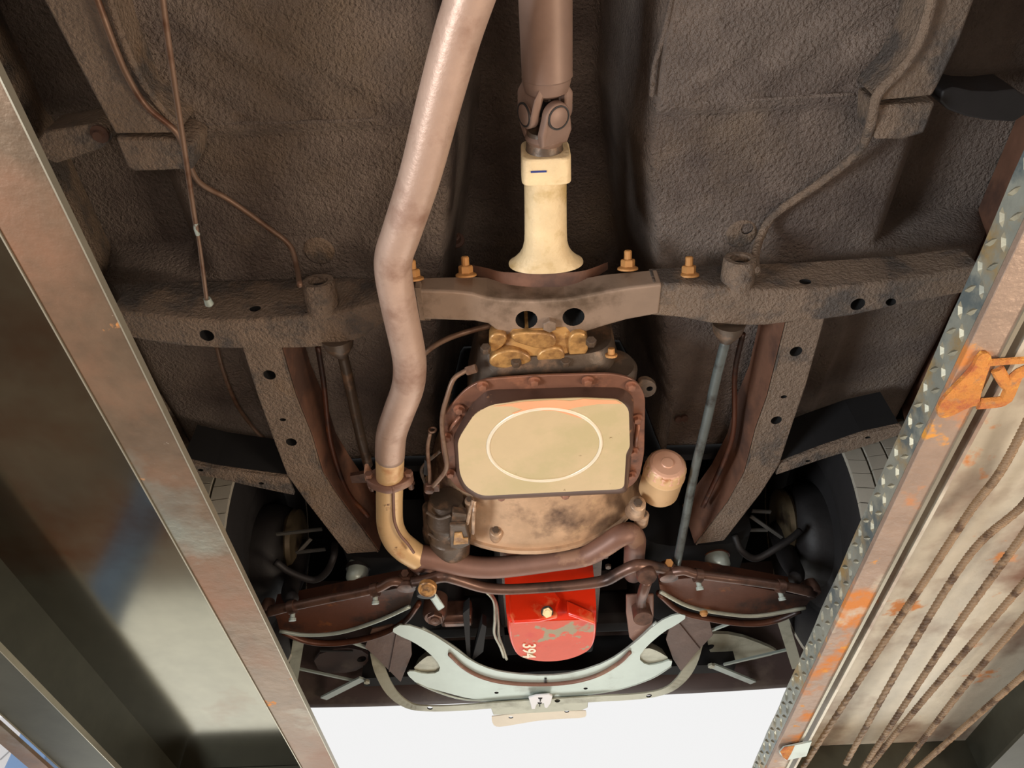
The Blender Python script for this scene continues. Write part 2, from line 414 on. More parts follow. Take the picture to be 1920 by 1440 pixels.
# ---------------------------------------------------------------- car body panels
ZF = 1.17
XC = .052
def fz(x, y):
    """underside height of the floor panel"""
    z = ZF
    d = abs(x - XC)
    hw = .105 + .10 * max(0, min(1, (y - .55) / .6)) + (.03 if x > XC else 0)
    k = 1 - max(0, min(1, (d - hw) / .055)); k = k * k * (3 - 2 * k)
    top = .42 + .04 * max(0, min(1, (y - .4) / .6))
    z += k * top
    if k < .02:
        s = max(0, min(1, (y - .47) / .012)); z += .016 * s             # step across the floor
        if y < .46:                                                  # diagonal stiffening beads
            ss = abs(x - XC) - .30; q = (ss * .75 - (.44 - y) * 1.0)
            for off in (-.02, .06, .14):
                z += .008 * math.exp(-((q - off) / .013) ** 2) * (1 if .04 < abs(ss) + .1 and d < .55 else 0)
        z += .006 * noise.noise(Vector((x * 5, y * 5, 3)))
        if y > .98: z += (y - .98) * .10
        e = max(0, min(1, (d - (.60 if y < .75 else .80)) / .08)); z += .12 * e * e            # rocker recess
    for sx in (1,):                                                    # toe board ribs
        if y > .86 and .36 < d < .9:
            for c in (.485, .53, .60): z -= .018 * math.exp(-((d - c) / .013) ** 2) * min(1, (y - .86) * 12)
    return z
car_floor = thing('floor_panel', 'undercoated brown car floor panel with a deep central tunnel, above everything else', 'car floor', (XC, .4, ZF))
bm = bmesh.new(); nx, ny = 230, 190
X0_, X1_, Ya, Yb = -1.05, 1.15, -.55, 1.30
g = [[bm.verts.new((X0_ + (X1_ - X0_) * i / nx, Ya + (Yb - Ya) * j / ny, fz(X0_ + (X1_ - X0_) * i / nx, Ya + (Yb - Ya) * j / ny))) for i in range(nx + 1)] for j in range(ny + 1)]
for j in range(ny):
    for i in range(nx): bm.faces.new((g[j][i], g[j][i + 1], g[j + 1][i + 1], g[j + 1][i]))
obj('floor_sheet', bm, m_floor, car_floor, smooth='all', solid=.003)
def fp(px, py, off=.0):
    """point on the floor sheet seen at a pixel"""
    z = ZF
    for _ in range(6):
        p = P(px, py, z); z = fz(p.x, p.y)
    return P(px, py, z - off)
# floor plugs
for px, py, lb in ((598, 472, 'round floor plug left of the exhaust pipe'), (1390, 440, 'round floor plug with a peeling notch, right side')):
    c = fp(px, py, .004)
    o = obj('floor_plug', lathe(c + Vector((0, 0, .006)), (0, 0, -1), [(0, .0285), (.004, .0285), (.007, .024), (.006, .020), (.0065, .012), (.0065, 0)], 28), m_frame, car_floor, smooth=True, label=lb)
    if px > 1000: cut(o, [(c + Vector((.008, -.012, -.002)), (0, 0, 1), .011, .01)])
# seam sealer bead
obj('seam_bead', tube([fp(a, b, .001) for a, b in ((1262, -20), (1250, 40), (1240, 80), (1226, 130), (1222, 180))], .004, 8, 6), m_floor, car_floor)
obj('seam_bead', tube([fp(a, b, .001) for a, b in ((345, 232), (450, 231), (600, 228), (700, 224))], .003, 8, 6), m_floor, car_floor)
obj('seam_bead', tube([fp(a, b, .001) for a, b in ((1225, 197), (1400, 188), (1600, 176))], .003, 8, 6), m_floor, car_floor)
# rusty bolt on the floor, left of the tunnel
c = fp(855, 452)
obj('floor_stud', lathe(c + Vector((0, .0, .003)), (0, -.8, -.5), [(0, .02), (.003, .019), (.004, .012), (.018, .010), (.02, .006), (.032, .0055), (.033, 0)], 14), m_rustface, car_floor)
for a, b in ((1272, 785), (1283, 783)):
    obj('floor_stud', lathe(P(a, b, 1.2), (0, -.2, -1), [(0, .009), (.006, .008), (.007, 0)], 12), m_rustface, car_floor)

# engine bay, fenders, valance: enclosure, bay panels added to keep sky light out
bay = thing('engine_bay', 'black engine bay and inner fenders added to shut sky light out of the front gaps', 'engine bay', (XC, 1.7, 1.5))
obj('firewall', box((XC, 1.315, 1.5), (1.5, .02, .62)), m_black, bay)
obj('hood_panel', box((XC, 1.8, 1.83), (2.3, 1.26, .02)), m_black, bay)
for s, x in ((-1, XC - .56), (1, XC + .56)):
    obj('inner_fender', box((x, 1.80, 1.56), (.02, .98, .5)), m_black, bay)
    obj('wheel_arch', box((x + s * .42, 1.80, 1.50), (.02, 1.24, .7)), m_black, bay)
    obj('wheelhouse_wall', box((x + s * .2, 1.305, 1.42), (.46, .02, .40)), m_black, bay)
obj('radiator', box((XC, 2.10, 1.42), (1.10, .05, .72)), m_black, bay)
obj('front_closure', box((XC, 2.42, 1.50), (2.2, .02, .68)), m_black, bay)  # full-width panel added to close a gap onto the sky
val = thing('front_valance', 'dark brown front valance curving along the front edge of the car', 'valance', (XC, 2.3, 1.1))
rs = []
for i in range(25):
    t = i / 24; px = 520 + t * 1000; x = -.82 + t * 1.75
    yb = P(px, 1327 - 43 * t, 1.06).y - .14 * (abs(t - .5) * 2) ** 4 * .2
    rs.append([Vector((x, yb + dy, zz)) for dy, zz in ((-.30, 1.30), (-.16, 1.17), (-.06, 1.09), (0, 1.06), (.035, 1.065), (.05, 1.10), (.05, 1.45), (.04, 1.45), (.0, 1.12), (-.14, 1.19), (-.28, 1.31))])
obj('valance_panel', loft(rs), m_bumper, val, smooth=True)

# ---------------------------------------------------------------- chassis frame
ZB = 1.05
fr = thing('chassis_frame', 'brown-black undercoated chassis frame spanning the car behind the crossmember', 'car frame', (XC, .8, ZB))
def cross(rows, zb, inset=.03, zt=None):
    """rows of (px, y_top, y_rear, y_front[,px_top]) -> ring sections of a closed beam; the rear face and the bottom face are what one sees"""
    rs = []
    for r in rows:
        px, yt, yr, yf = r[:4]
        a = P(px, yr, zb); b = P(px, yf, zb); b = b + Vector((a.x - b.x, 0, 0))
        t = PY(px, yt, a.y + .004); t.x = a.x
        top2 = Vector((a.x, b.y - .01, t.z))
        rs.append([t, a + Vector((0, .002, .004)), a + Vector((0, .006, 0)), b + Vector((0, -.004, 0)), b + Vector((0, 0, .004)), top2])
    return rs
left = cross([(205, 535, 582, 632), (250, 532, 586, 641), (320, 530, 594, 651), (400, 528, 600, 656), (470, 526, 598, 656), (540, 524, 594, 655), (600, 522, 588, 652), (660, 521, 578, 638), (710, 521, 566, 608), (770, 520, 548, 604), (800, 519, 545, 604)], ZB)
lo = obj('torque_box', loft(left), m_frame, fr, bevel=.004)
right = cross([(1225, 503, 530, 592), (1290, 500, 533, 597), (1345, 497, 537, 607), (1400, 495, 541, 611), (1450, 493, 542, 611), (1500, 491, 541, 605), (1560, 488, 538, 600), (1620, 484, 532, 592), (1700, 478, 522, 574), (1760, 472, 512, 562), (1840, 462, 497, 548)], ZB - .001)
ro = obj('torque_box', loft(right), m_frame, fr, bevel=.004)
cut(lo, [(P(388, 629, ZB), (0, 0, 1), .0125, .04), (PY(478, 577, P(478, 598, ZB).y), (0, -1, .1), .0085, .03, 1.2)])
cut(ro, [(P(1608, 570, ZB), (0, 0, 1), .0125, .04), (P(1670, 566, ZB), (0, 0, 1), .0095, .04, .8, .5), (PY(1510, 527, P(1510, 541, ZB).y), (0, -1, .1), .0085, .03, 1.2), (P(1474, 611, ZB), (0, 0, 1), .007, .04)])
# side rails running forward
def rail(outer, inner, inner_top, side, nm, tips):
    n = len(outer); rs = []
    for i in range(n):
        o_, i_, t_ = P(*outer[i], ZB), P(*inner[i], ZB), inner_top[i]
        ht = t_
        z_ = Vector((0, 0, .0015)); rs.append([o_ + z_, i_ + z_, i_ + Vector((-side * .004, 0, ht)), o_ + Vector((0, 0, ht))])
    return rs
Lr = rail([(447, 632), (482, 742), (511, 822), (538, 893), (572, 940), (650, 1040)],
          [(521, 637), (552, 742), (583, 820), (603, 888), (630, 930), (708, 1036)], [.10, .10, .11, .12, .12, .12], -1, '', 0)
Rr = rail([(1549, 592), (1512, 724), (1489, 790), (1462, 872), (1428, 925), (1358, 1015)],
          [(1476, 606), (1441, 745), (1419, 806), (1398, 888), (1366, 945), (1306, 1022)], [.10, .10, .11, .12, .12, .12], 1, '', 0)
for rs, side, holes, nm in ((Lr, -1, [(505, 704, 11.5, 1), (530, 788, 6.2, 1.5), (546, 830, 11, 1)], 'l'), (Rr, 1, [(1493, 660, 11.5, 1), (1470, 745, 6.2, 1.5), (1456, 789, 11, 1)], 'r')):
    o = obj('side_rail', loft(rs), m_frame, fr, bevel=.003)
    cut(o, [(P(a, b, ZB), (0, 0, 1), r / 1000, .05, 1 / st if st > 1 else 1, 0) for a, b, r, st in holes])
    # rust brown inner side plates
    bm = bmesh.new()
    A = [r[1] + Vector((-side * .003, 0, .004)) for r in rs]; B = [r[2] + Vector((-side * .006, 0, 0)) for r in rs]
    for k in range(len(A) - 1): bm.faces.new([bm.verts.new(v) for v in (A[k], A[k + 1], B[k + 1], B[k])])
    obj('rail_side', bm, m_rustface, fr, solid=.002, label='rust brown inner side of the rail')
    A = [r[1] for r in rs]
    obj('rail_edge', tube([v + Vector((0, 0, .001)) for v in A], .0022, 6, 3), m_frame, fr)
# outrigger arms
def arm(top, bot, h, nm='outrigger'):
    rs = [[P(*a, ZB + .004), P(*b, ZB + .004), P(*b, ZB + .004) + Vector((0, 0, .012)), P(*a, ZB + .004) + Vector((0, 0, .012))] for a, b in zip(top, bot)]
    o = obj(nm, loft(rs), m_frame, fr, bevel=.002)
    A = [r[0] + Vector((0, .003, .008)) for r in rs]; bm = bmesh.new()
    for k in range(len(A) - 1): bm.faces.new([bm.verts.new(v) for v in (A[k], A[k + 1], A[k + 1] + Vector((0, .0, h)), A[k] + Vector((0, 0, h)))])
    obj('outrigger_web', bm, m_black, fr, solid=.003)
    return o
o = arm([(340, 864), (400, 878), (470, 888), (540, 897)], [(352, 888), (410, 898), (470, 912), (552, 929)], .10)
cut(o, [(P(375, 884, ZB), (0, 0, 1), .0055, .03, .7), (P(489, 909, ZB), (0, 0, 1), .0055, .03, .7)])
o = arm([(1462, 872), (1540, 842), (1620, 815), (1690, 800)], [(1455, 891), (1540, 862), (1620, 838), (1700, 812)], .10)
cut(o, [(P(1516, 867, ZB), (0, 0, 1), .0055, .03, .6), (P(1628, 823, ZB), (0, 0, 1), .0055, .03, .6)])
# body mount sleeves
def sleeve(px, py, L_, lb, yy):
    c = P(px, py, ZB + .030)
    ax = Vector((0, -1, .12)); R_ = .028
    o = obj('body_mount', lathe(c - ax * 0, ax, [(-L_, R_ * 1.05), (-.004, R_), (0, R_ * .94), (0, R_ * .62), (-.02, R_ * .60), (-.02, 0.0)], 32), m_frame, fr, smooth=True, label=lb)
    obj('mount_bolt', lathe(c - ax * .0, ax, [(-.026, .0), (-.026, .016), (-.012, .015), (-.010, 0)], 16), m_dark, o, smooth=True)
sleeve(596, 526, .06, 'stubby open ended mount sleeve caked in undercoat', 0)
sleeve(1388, 484, .06, 'stubby open ended mount sleeve, clean edge', 0)
# perimeter side rails either side of the floor
for s, pts, lb in ((-1, [(60, -40), (190, -40), (214, 60), (262, 180), (335, 250), (216, 252), (150, 130)], 'grey outer frame rail beside the left floor edge'),
               (1, [(1775, -40), (1842, -40), (1800, 75), (1762, 155), (1748, 180), (1645, 190), (1690, 140), (1728, 60), (1745, 10)], 'rough outer frame rail beside the right floor edge')):
    obj('perimeter_rail', prism(PS(pts, 1.085), (0, 0, .09)), m_frame, fr, bevel=.004, label=lb)
for pts in ([(216, 258), (335, 260), (362, 272), (362, 318), (255, 322), (238, 314)], [(1645, 200), (1755, 191), (1733, 250), (1692, 262), (1640, 262)]):
    obj('mount_bracket', prism(PS(pts, 1.09), (0, 0, .08)), m_frame, fr, bevel=.004)
# outer brackets
for pts in ([(60, 250), (150, 236), (180, 232), (206, 250), (200, 275), (150, 292), (90, 312)], [(1770, 160), (1840, 175), (1925, 165), (1925, 230), (1830, 225), (1760, 200)]):
    obj('rocker_bracket', prism(chaikin(PS(pts, 1.12), 1), (0, 0, .07)), m_frame if pts[0][0] < 900 else m_dark, fr, bevel=.003)
obj('bracket_bolt', lathe(P(188, 250, 1.12), (0, 0, -1), [(0, .014), (.004, .014), (.005, .008), (.012, .007), (.012, 0)], 12), m_rustface, fr)
# rocker panels
for x, lb in ((-.80, 'l'), (.92, 'r')):
    s = -1 if x < 0 else 1
    obj('rocker_panel', loft([[Vector((x - s * .02, y, 1.22)), Vector((x, y, 1.13)), Vector((x + s * .10, y, 1.10)), Vector((x + s * .16, y, 1.16)), Vector((x + s * .16, y, 1.3)), Vector((x, y, 1.3))] for y in (-.6, 0, .6, 1.25)]), m_frame if x < 0 else m_rustface, fr, smooth=True)

# ---------------------------------------------------------------- transmission crossmember
cm = thing('transmission_crossmember', 'brown arched crossmember with two round holes under the transmission tail', 'crossmember', P(1020, 600, ZB))
rs = cross([(786, 521, 543, 601), (850, 519, 545, 603), (885, 518, 549, 604), (912, 520, 557, 609), (940, 528, 561, 630), (1000, 530, 563, 635), (1060, 528, 560, 633), (1100, 521, 553, 624), (1140, 514, 545, 612), (1180, 510, 538, 601), (1241, 505, 531, 590)], ZB - .004)
o = obj('beam', loft(rs), m_framer, cm, bevel=.004)
cut(o, [(P(987, 597, ZB), (0, 0, 1), .0195, .05), (P(1075, 592, ZB), (0, 0, 1), .0195, .05)])
# curved saddle lip
lipT = [(882, 496), (915, 503), (945, 510), (1020, 512), (1085, 509), (1115, 501), (1140, 491)]
lipB = [(882, 506), (915, 522), (945, 534), (1020, 536), (1085, 532), (1115, 516), (1140, 500)]
yl = P(1000, 563, ZB).y
AT = spline([PY(a_, b_, yl - .022) for a_, b_ in lipT], 3); AB = spline([PY(a_, b_, yl - .002) for a_, b_ in lipB], 3)
rs = [[t_, b_, b_ + Vector((0, .006, .0)), t_ + Vector((0, .006, .004))] for t_, b_ in zip(AT, AB)]
obj('saddle_lip', loft(rs), m_rustface, cm, bevel=.0015)
obj('mount_nut', hexnut(P(1030, 606, ZB - .004), (0, 0, -1), .013, .012), m_framer, cm)
obj('end_clip', prism(PS([(778, 540), (788, 540), (797, 601), (788, 600)], ZB - .006), (0, 0, .02)), m_framer, cm)
# studs and nuts
def stud(px, py, y, par, s=1):
    c = PY(px, py, y); ax = Vector((0, -.93, .36))
    w = obj('washer_nut', lathe(c, ax, [(0, .0185 * s), (.003, .018 * s), (.006, .012 * s), (.007, .0)], 20), m_gold, par, smooth=True)
    hexnut(c + ax * .004, ax, .0125 * s, .014 * s)
    obj('nut', hexnut(c + ax * .004, ax, .0125 * s, .014 * s), m_gold, w)
    obj('thread', lathe(c + ax * .016, ax, [(0, .0068 * s), (.016, .0068 * s), (.018, .005 * s), (.018, 0)], 12), m_gold, w)
for a, b in ((874, 517), (1177, 505), (1291, 517), (775, 524)):
    stud(a, b, P(a, 545, ZB).y - .006, cm)

# ---------------------------------------------------------------- driveshaft
ds = thing('driveshaft', 'brown driveshaft tube with universal joint at top centre', 'driveshaft', P(1022, 60, 1.08))
ZD = 1.085
a = P(1026, 146, ZD); b = P(1020, -120, ZD)
ax = (b - a).normalized()
obj('shaft_tube', lathe(a, ax, [(0, .0345), (.003, .037), (.006, .0365), (.5, .0365)], 40), m_shaft, ds, smooth=True)
J = P(1022, 205, ZD)
fy = Vector((0, 1, 0))
th = math.radians(28)
a1 = Vector((math.sin(th), 0, -math.cos(th)))      # slip yoke cap axis, facing down
a2 = Vector((-math.cos(th), 0, -math.sin(th)))
def ear(center, capax, along, parent, off, rb, L_, nm):
    """flat tapering ear of a yoke: round end at the cap, wide at its base"""
    t = along.cross(capax).normalized(); pts = []
    for i in range(13):
        an = -PI / 2 + PI * i / 12
        pts.append(-along * .021 * math.cos(an) + t * .021 * math.sin(an))
    pts += [along * L_ * .55 + t * .026, along * L_ + t * rb, along * L_ - t * rb, along * L_ * .55 - t * .026]
    c = center + capax * off
    lean = .75 if nm == 'yoke_ear' else .35
    rs = [[c + p * k + capax * h for p in pts] for h, k in ((0, 1), (.011, 1), (.014, .93))]
    # base leans in towards the shaft axis
    for r in rs:
        for i in (-4, -3, -2, -1): r[i] -= capax * (off * (.12 if i in (-4, -1) else lean))
    o = obj(nm, loft(rs), m_shaft, parent, bevel=.002)
    obj('bearing_cap', lathe(c + capax * .0135, capax, [(-.004, .0150), (.0015, .0150), (.0025, .0135), (.0025, 0)], 28), m_shaft, o, smooth=True)
    obj('cap_ring', lathe(c + capax * .0130, capax, [(0, .0178), (.0022, .0178), (.0022, .0156), (0, .0156)], 28), m_dark, o, smooth=True)
for s in (1, -1):
    ear(J, a2 * s, -fy, ds, .022, .024, .050, 'yoke_ear')
    ear(J, a1 * s, fy, ds, .024, .022, .046, 'slip_yoke_ear')
obj('yoke_collar', lathe(P(1025, 176, ZD), -fy, [(0, .022), (.006, .032), (.02, .0355), (.035, .0345)], 36), m_shaft, ds, smooth=True)
bm = lathe(J - a1 * .036, a1, [(0, .009), (.072, .009)], 14); lathe(J - a2 * .036, a2, [(0, .009), (.072, .009)], 14, bm)
obj('joint_cross', bm, m_dark, ds, smooth=True)
q = J + fy * .034
obj('slip_yoke', lathe(q, fy, [(0, .026), (.008, .031), (.022, .024), (.03, .0185)], 32), m_shaft, ds, smooth=True)
q2 = q + fy * .026
obj('bright_sleeve', lathe(q2, fy, [(0, .0165), (.022, .0165)], 32), m_chrome, ds, smooth=True, label='bright bare slip sleeve')

# ---------------------------------------------------------------- transmission
tr = thing('transmission', 'automatic transmission with cream tail housing and khaki pan, centre of the car', 'transmission', P(1020, 690, 1.1))
def ring(c, wx, wz, n=24, e=2.6, dz=0):
    out = []
    for i in range(n):
        t = 2 * PI * i / n; cx, sx = math.cos(t), math.sin(t)
        out.append(Vector((c[0] + wx * math.copysign(abs(cx) ** (2 / e), cx), c[1], c[2] + wz * math.copysign(abs(sx) ** (2 / e), sx))))
    return out
ya, yb_, yc = P(1020, 258, ZD - .03).y, P(1020, 300, ZD - .03).y, P(1025, 343, ZD - .03).y
xs = P(1021, 300, ZD).x
obj('output_seal', lathe((xs, ya, ZD), fy, [(0, .020), (0, .0245), (.004, .0262), (.028, .028), (yb_ - ya, .0305)], 36), m_casedark, tr, smooth=True, label='dark brown rubber seal boot')
bm = loft([ring((xs + .0015, y, ZD), w, w, 32, e) for y, w, e in ((yb_ - .004, .0355, 5), (yb_ - .001, .0375, 6), (yc, .0385, 6), (yc + .001, .030, 3))])
obj('seal_block', bm, m_tail, tr, bevel=.001)
obj('ink_mark', box(P(1010, 322, ZD - .0388) + Vector((0, 0, 0)), (.024, .003, .0006)), m_navy, tr, label='faint blue pen stroke')
ys = [(yc, .0335), (yc + .05, .034), (yc + .10, .035), (yc + .122, .0362), (yc + .138, .040), (yc + .150, .047), (yc + .160, .058), (yc + .163, .064)]
bm = loft([ring((xs + .001, y, ZD + .002), w, min(w, .036), 40, 2.3) for y, w in ys])
obj('tail_housing', bm, m_tail, tr, smooth=True, label='cream coloured rough cast tail housing')
# main case
yA, yB, yC_ = P(1010, 622, 1.04).y, P(1010, 662, 1.02).y, P(1010, 700, 1.01).y
xk = P(1012, 640, 1.03).x
rs = [ring((xk, y, zc), wx, wz, 40, e) for y, wx, wz, zc, e in ((yA - .004, .085, .075, 1.118, 3.5), (yB + .04, .092, .088, 1.118, 3.5), (yC_ - .01, .096, .09, 1.118, 3.5))]
obj('rear_case', loft(rs), m_case, tr, smooth=True, label='oily tan cast rear section')
for pts, z, h in (([(958, 624), (1035, 624), (1046, 640), (1040, 652), (1010, 655), (985, 648), (960, 640)], 1.033, .02), ([(1005, 660), (1058, 648), (1060, 690), (1008, 692)], 1.028, .02),
                  ([(925, 665), (960, 655), (992, 665), (998, 680), (960, 692), (925, 690), (915, 680)], 1.026, .03), ([(918, 626), (950, 626), (950, 645), (925, 662), (916, 655)], 1.034, .03), ([(1066, 626), (1102, 624), (1104, 665), (1075, 672), (1066, 668)], 1.034, .03)):
    obj('case_boss', prism(chaikin(PS(pts, z), 2), (0, 0, h)), m_case, tr, bevel=.003)
rs = [ring((xk + .012, y, zc), wx, wz, 44, 4) for y, wx, wz, zc in ((yC_ - .022, .125, .10, 1.13), (yC_ - .012, .130, .104, 1.13), (yC_ + .01, .133, .11, 1.13), (yC_ + .10, .155, .12, 1.13), (yC_ + .26, .165, .12, 1.13))]
obj('main_case', loft(rs), m_casedark, tr, smooth=True)
for a, b in ((911, 658), (968, 683), (1060, 683), (1108, 645)):
    obj('case_bolt', hexnut(P(a, b, 1.025), (0, -1, -.2), .0095, .012), m_casedark, tr)
obj('servo_bump', lathe(P(1150, 690, 1.05) + Vector((0, -.01, 0)), (0, 1, .1), [(0, 0), (0, .038), (.01, .045), (.08, .045)], 28), m_casedark, tr, smooth=True)
obj('case_bolt', lathe(P(1146, 668, 1.02), (0, -.9, .3), [(0, .011), (.004, .011), (.005, .0065), (.015, .006), (.015, 0)], 12), m_gold, tr, label='gold zinc stud')
ear_ = obj('lug_ear', prism(chaikin(PS([(1195, 715), (1215, 711), (1232, 722), (1230, 738), (1214, 747), (1196, 742)], 1.012), 2), (0, 0, .012)), m_casedark, tr, bevel=.002)
cut(ear_, [(P(1218, 729, 1.012), (0, 0, 1), .006, .03)])
# pan with flange
FL = [(905, 712), (1000, 705), (1060, 703), (1150, 701), (1192, 712), (1210, 742), (1208, 850), (1200, 892), (1186, 912), (1150, 926), (1000, 931), (900, 934), (862, 920), (838, 893), (828, 850), (824, 800), (838, 768), (872, 730)]
fl = roundc(PS(FL, 1.0), .02)
tp = obj('pan', prism(fl, (0, 0, .006)), m_panrim, tr, bevel=.0015, label='pan with brown bolted rim and khaki base')
z1 = .963
BT = [(919, 759), (990, 750), (1092, 746), (1161, 749), (1179, 766), (1181, 838), (1174, 850), (1170, 917), (1041, 923), (902, 930), (873, 912), (862, 888), (858, 826), (888, 778)]
WT = [(913, 731), (990, 729), (1092, 726), (1168, 727), (1188, 744), (1188, 842), (1184, 856), (1178, 921), (1041, 927), (900, 934), (866, 915), (855, 890), (850, 818), (880, 762)]
bt0, wt0 = PS(BT, z1), PS(WT, .9995)
def mixr(k, z, rad): return roundc([Vector((w.x + (b.x - w.x) * k, w.y + (b.y - w.y) * k, z)) for w, b in zip(wt0, bt0)], .016)
wall_r = [mixr(0, .9995, 0), mixr(.15, .993, 0), mixr(.45, .975, 0), mixr(.75, .966, 0), mixr(1.0, .963, 0)]
bmw = loft(wall_r, caps=False)
obj('pan_wall', bmw, m_pandark, tp, smooth='all', label='dark brown side wall of the pan')
bm = bmesh.new(); bm.faces.new([bm.verts.new(v) for v in mixr(1.0, .963, 0)])
r_ = bmesh.ops.extrude_face_region(bm, geom=bm.faces[:]); bmesh.ops.translate(bm, verts=[v for v in r_['geom'] if isinstance(v, bmesh.types.BMVert)], vec=(0, 0, .002))
obj('pan_base', bm, m_pan, tp, label='khaki painted pan base')
# peach band near the rear edge and white ring on the base
cy = P(1021, 837, z1); rx = (P(1127, 837, z1).x - P(915, 837, z1).x) / 2; ry = (P(1021, 904, z1).y - P(1021, 769, z1).y) / 2
bm = bmesh.new(); rs = []
for i in range(72):
    t = 2 * PI * i / 72; e = Vector((math.cos(t) * rx, math.sin(t) * ry, 0)); n_ = Vector((math.cos(t), math.sin(t), 0)); w = .0035 + .0008 * noise.noise(Vector((t * 3, 1, 2)))
    c = cy + e; c.z = .9628
    rs.append([c - n_ * w, c - n_ * w * .6 + Vector((0, 0, -.0018)), c + n_ * w * .6 + Vector((0, 0, -.0018)), c + n_ * w])
rings(bm, rs, closed=False, caps=False, ring=True)
obj('pressed_ring', bm, m_ring, tp, smooth='all', label='pale worn ring pressed in the base')
def zpoly(pts, z, h, nm, m, par, **k): return obj(nm, prism(PS(pts, z), (0, 0, h)), m, par, **k)
band = [(925, 762), (958, 757), (985, 753), (1010, 752), (1040, 750), (1070, 752), (1095, 748), (1130, 750), (1155, 751), (1166, 757), (1120, 758), (1080, 764), (1065, 768), (1100, 783), (1090, 785), (1040, 770), (1000, 770), (968, 778), (960, 775), (980, 768), (960, 762)]
zpoly(band, .9622, .0006, 'peach_band', m_peach, tp, label='peach coloured band')
# bolts round the rim
nb = None
for a, b in ((905, 724), (1002, 716), (1102, 715), (1184, 724), (1195, 786), (1188, 848), (1184, 892), (845, 888), (838, 820), (861, 768), (1060, 928), (940, 931)):
    c = P(a, b, .9955)
    if nb is None:
        nb = obj('pan_bolt', hexnut(c, (0, 0, -1), .0078, .008), m_panrim, tp); 
        bm = lathe(c + Vector((0, 0, .002)), (0, 0, -1), [(0, .0115), (.0025, .0112), (.0025, .006), (.0, .006)], 18)
        obj('bolt_flange', bm, m_panrim, nb, smooth=True); off = WL[nb.name] - c
    else: copy_to(nb, c + off, tp)
for p1, p2 in (((1197, 795), (1192, 836)), ((843, 806), (863, 780))):
    obj('rim_rib', tube([P(*p1, .996), P(*p2, .996)], .0042, 8, 2), m_panrim, tp, smooth='all')
# bell housing
yb0, yb1 = P(1000, 930, 1.0).y - .02, P(1005, 1033, .975).y
xb = P(1003, 980, 1.0).x
def arc(y, r, zc, x=xb, n=30, th0=-PI * 1.08, th1=PI * .08): return [Vector((x + 1.22 * r * math.cos(th0 + (th1 - th0) * i / n), y, zc + r * .93 * math.sin(th0 + (th1 - th0) * i / n))) for i in range(n + 1)]
zc = 1.165
rs = [arc(yb0 - .10, .145, zc), arc(yb0, .168, zc), arc(yb0 + .03, .178, zc), arc(yb1 - .05, .196, zc), arc(yb1 - .012, .203, zc), arc(yb1, .203, zc)]
bl = obj('bell_housing', loft(rs, closed=False, caps=False), m_bell, tr, smooth='all', solid=.006, label='stained brown and tan bell housing')
rs = [arc(yb1 - .012, .205, zc), arc(yb1 - .012, .214, zc), arc(yb1, .214, zc), arc(yb1, .205, zc)]
obj('bell_rim', loft(rs, closed=False), m_bell, tr, smooth=True)
obj('dust_cover', loft([arc(yb1 + .004, .198, zc), arc(yb1 + .004, .02, zc)], closed=False, caps=False), m_dark, tr, solid=.002)
for a, b, r in ((1196, 944, .017), (1207, 965, .012), (930, 995, .014), (880, 938, .01)):
    c = P(a, b, .99 if r > .013 else 1.0)
    q = obj('bell_lug', lathe(c, (0, -1, -.35), [(-.05, r * 1.3), (0, r), (.002, r * .85), (.002, 0)], 18), m_bell, tr, smooth=True)
    obj('lug_bolt', hexnut(c, (0, -1, -.35), r * .55, .009), m_casedark, q)
obj('casting_rib', tube(ppath([(887, 938, .985), (881, 960, .97), (876, 982, .965)]), .004, 8, 4), m_bell, tr)
obj('casting_rib', tube(ppath([(890, 940, .985), (888, 965, .968), (887, 1000, .965)]), .004, 8, 4), m_bell, tr)
# shift linkage and cooler line
lk = thing('shift_linkage', 'brown shift rod and lever bracket on left side of the khaki pan', 'linkage', P(808, 860, 1.02))
obj('rod', tube(ppath([(807, 812, 1.0), (802, 840, .995), (805, 880, .99), (806, 905, .985)]), .0038, 10, 4), m_line, lk, smooth='all')
bm = bmesh.new(); c = P(811, 806, 1.0)
loft([[c + Vector((math.cos(t) * (R_ + .0022 * math.cos(s)), -.0022 * math.sin(s), math.sin(t) * (R_ + .0022 * math.cos(s)))) for s in [k * PI / 4 for k in range(8)]] for t in [k * PI / 9 for k in range(18)] for R_ in (.0065,)], bm, ring=True)
obj('eyelet', bm, m_line, lk, smooth='all')
obj('lever', tube(ppath([(826, 845, 1.01), (797, 870, 1.01), (790, 885, 1.01), (800, 912, 1.0)]), .0035, 8, 3), m_casedark, lk)
obj('lever', prism(PS([(796, 862), (806, 872), (804, 893), (794, 890)], 1.0), (0, 0, .01)), m_dark, lk)
obj('lever_bracket', box(P(812, 912, .985), (.026, .02, .014)), m_steer, lk, bevel=.002)
obj('pivot_bolt', lathe(P(805, 917, .98), (0, .3, -1), [(-.01, .010), (.006, .010), (.008, .008), (.008, 0)], 16), m_steer, lk, smooth=True)
obj('cooler_line', tube(ppath([(884, 692, 1.02), (868, 698, 1.015), (850, 712, 1.005), (838, 745, .995), (830, 775, .99), (829, 805, .985), (834, 840, .98), (838, 868, .975), (834, 885, .975), (820, 903, .975), (812, 912, .98)]), .0046, 12, 6), m_line, smooth='all', label='bent brown cooler line along the left rim of the khaki pan', cat='pipe')
obj('line_fitting', hexnut(P(893, 690, 1.02), (-.9, .3, 0), .009, .02), m_line, lk)
obj('speedometer_cable', tube(ppath([(780, 680, 1.06), (805, 655, 1.065), (835, 637, 1.07), (870, 624, 1.075), (915, 612, 1.09), (950, 606, 1.1)]), .0052, 12, 6), m_line, smooth='all', label='thin tan cable curving from the exhaust pipe to behind the crossmember', cat='cable')

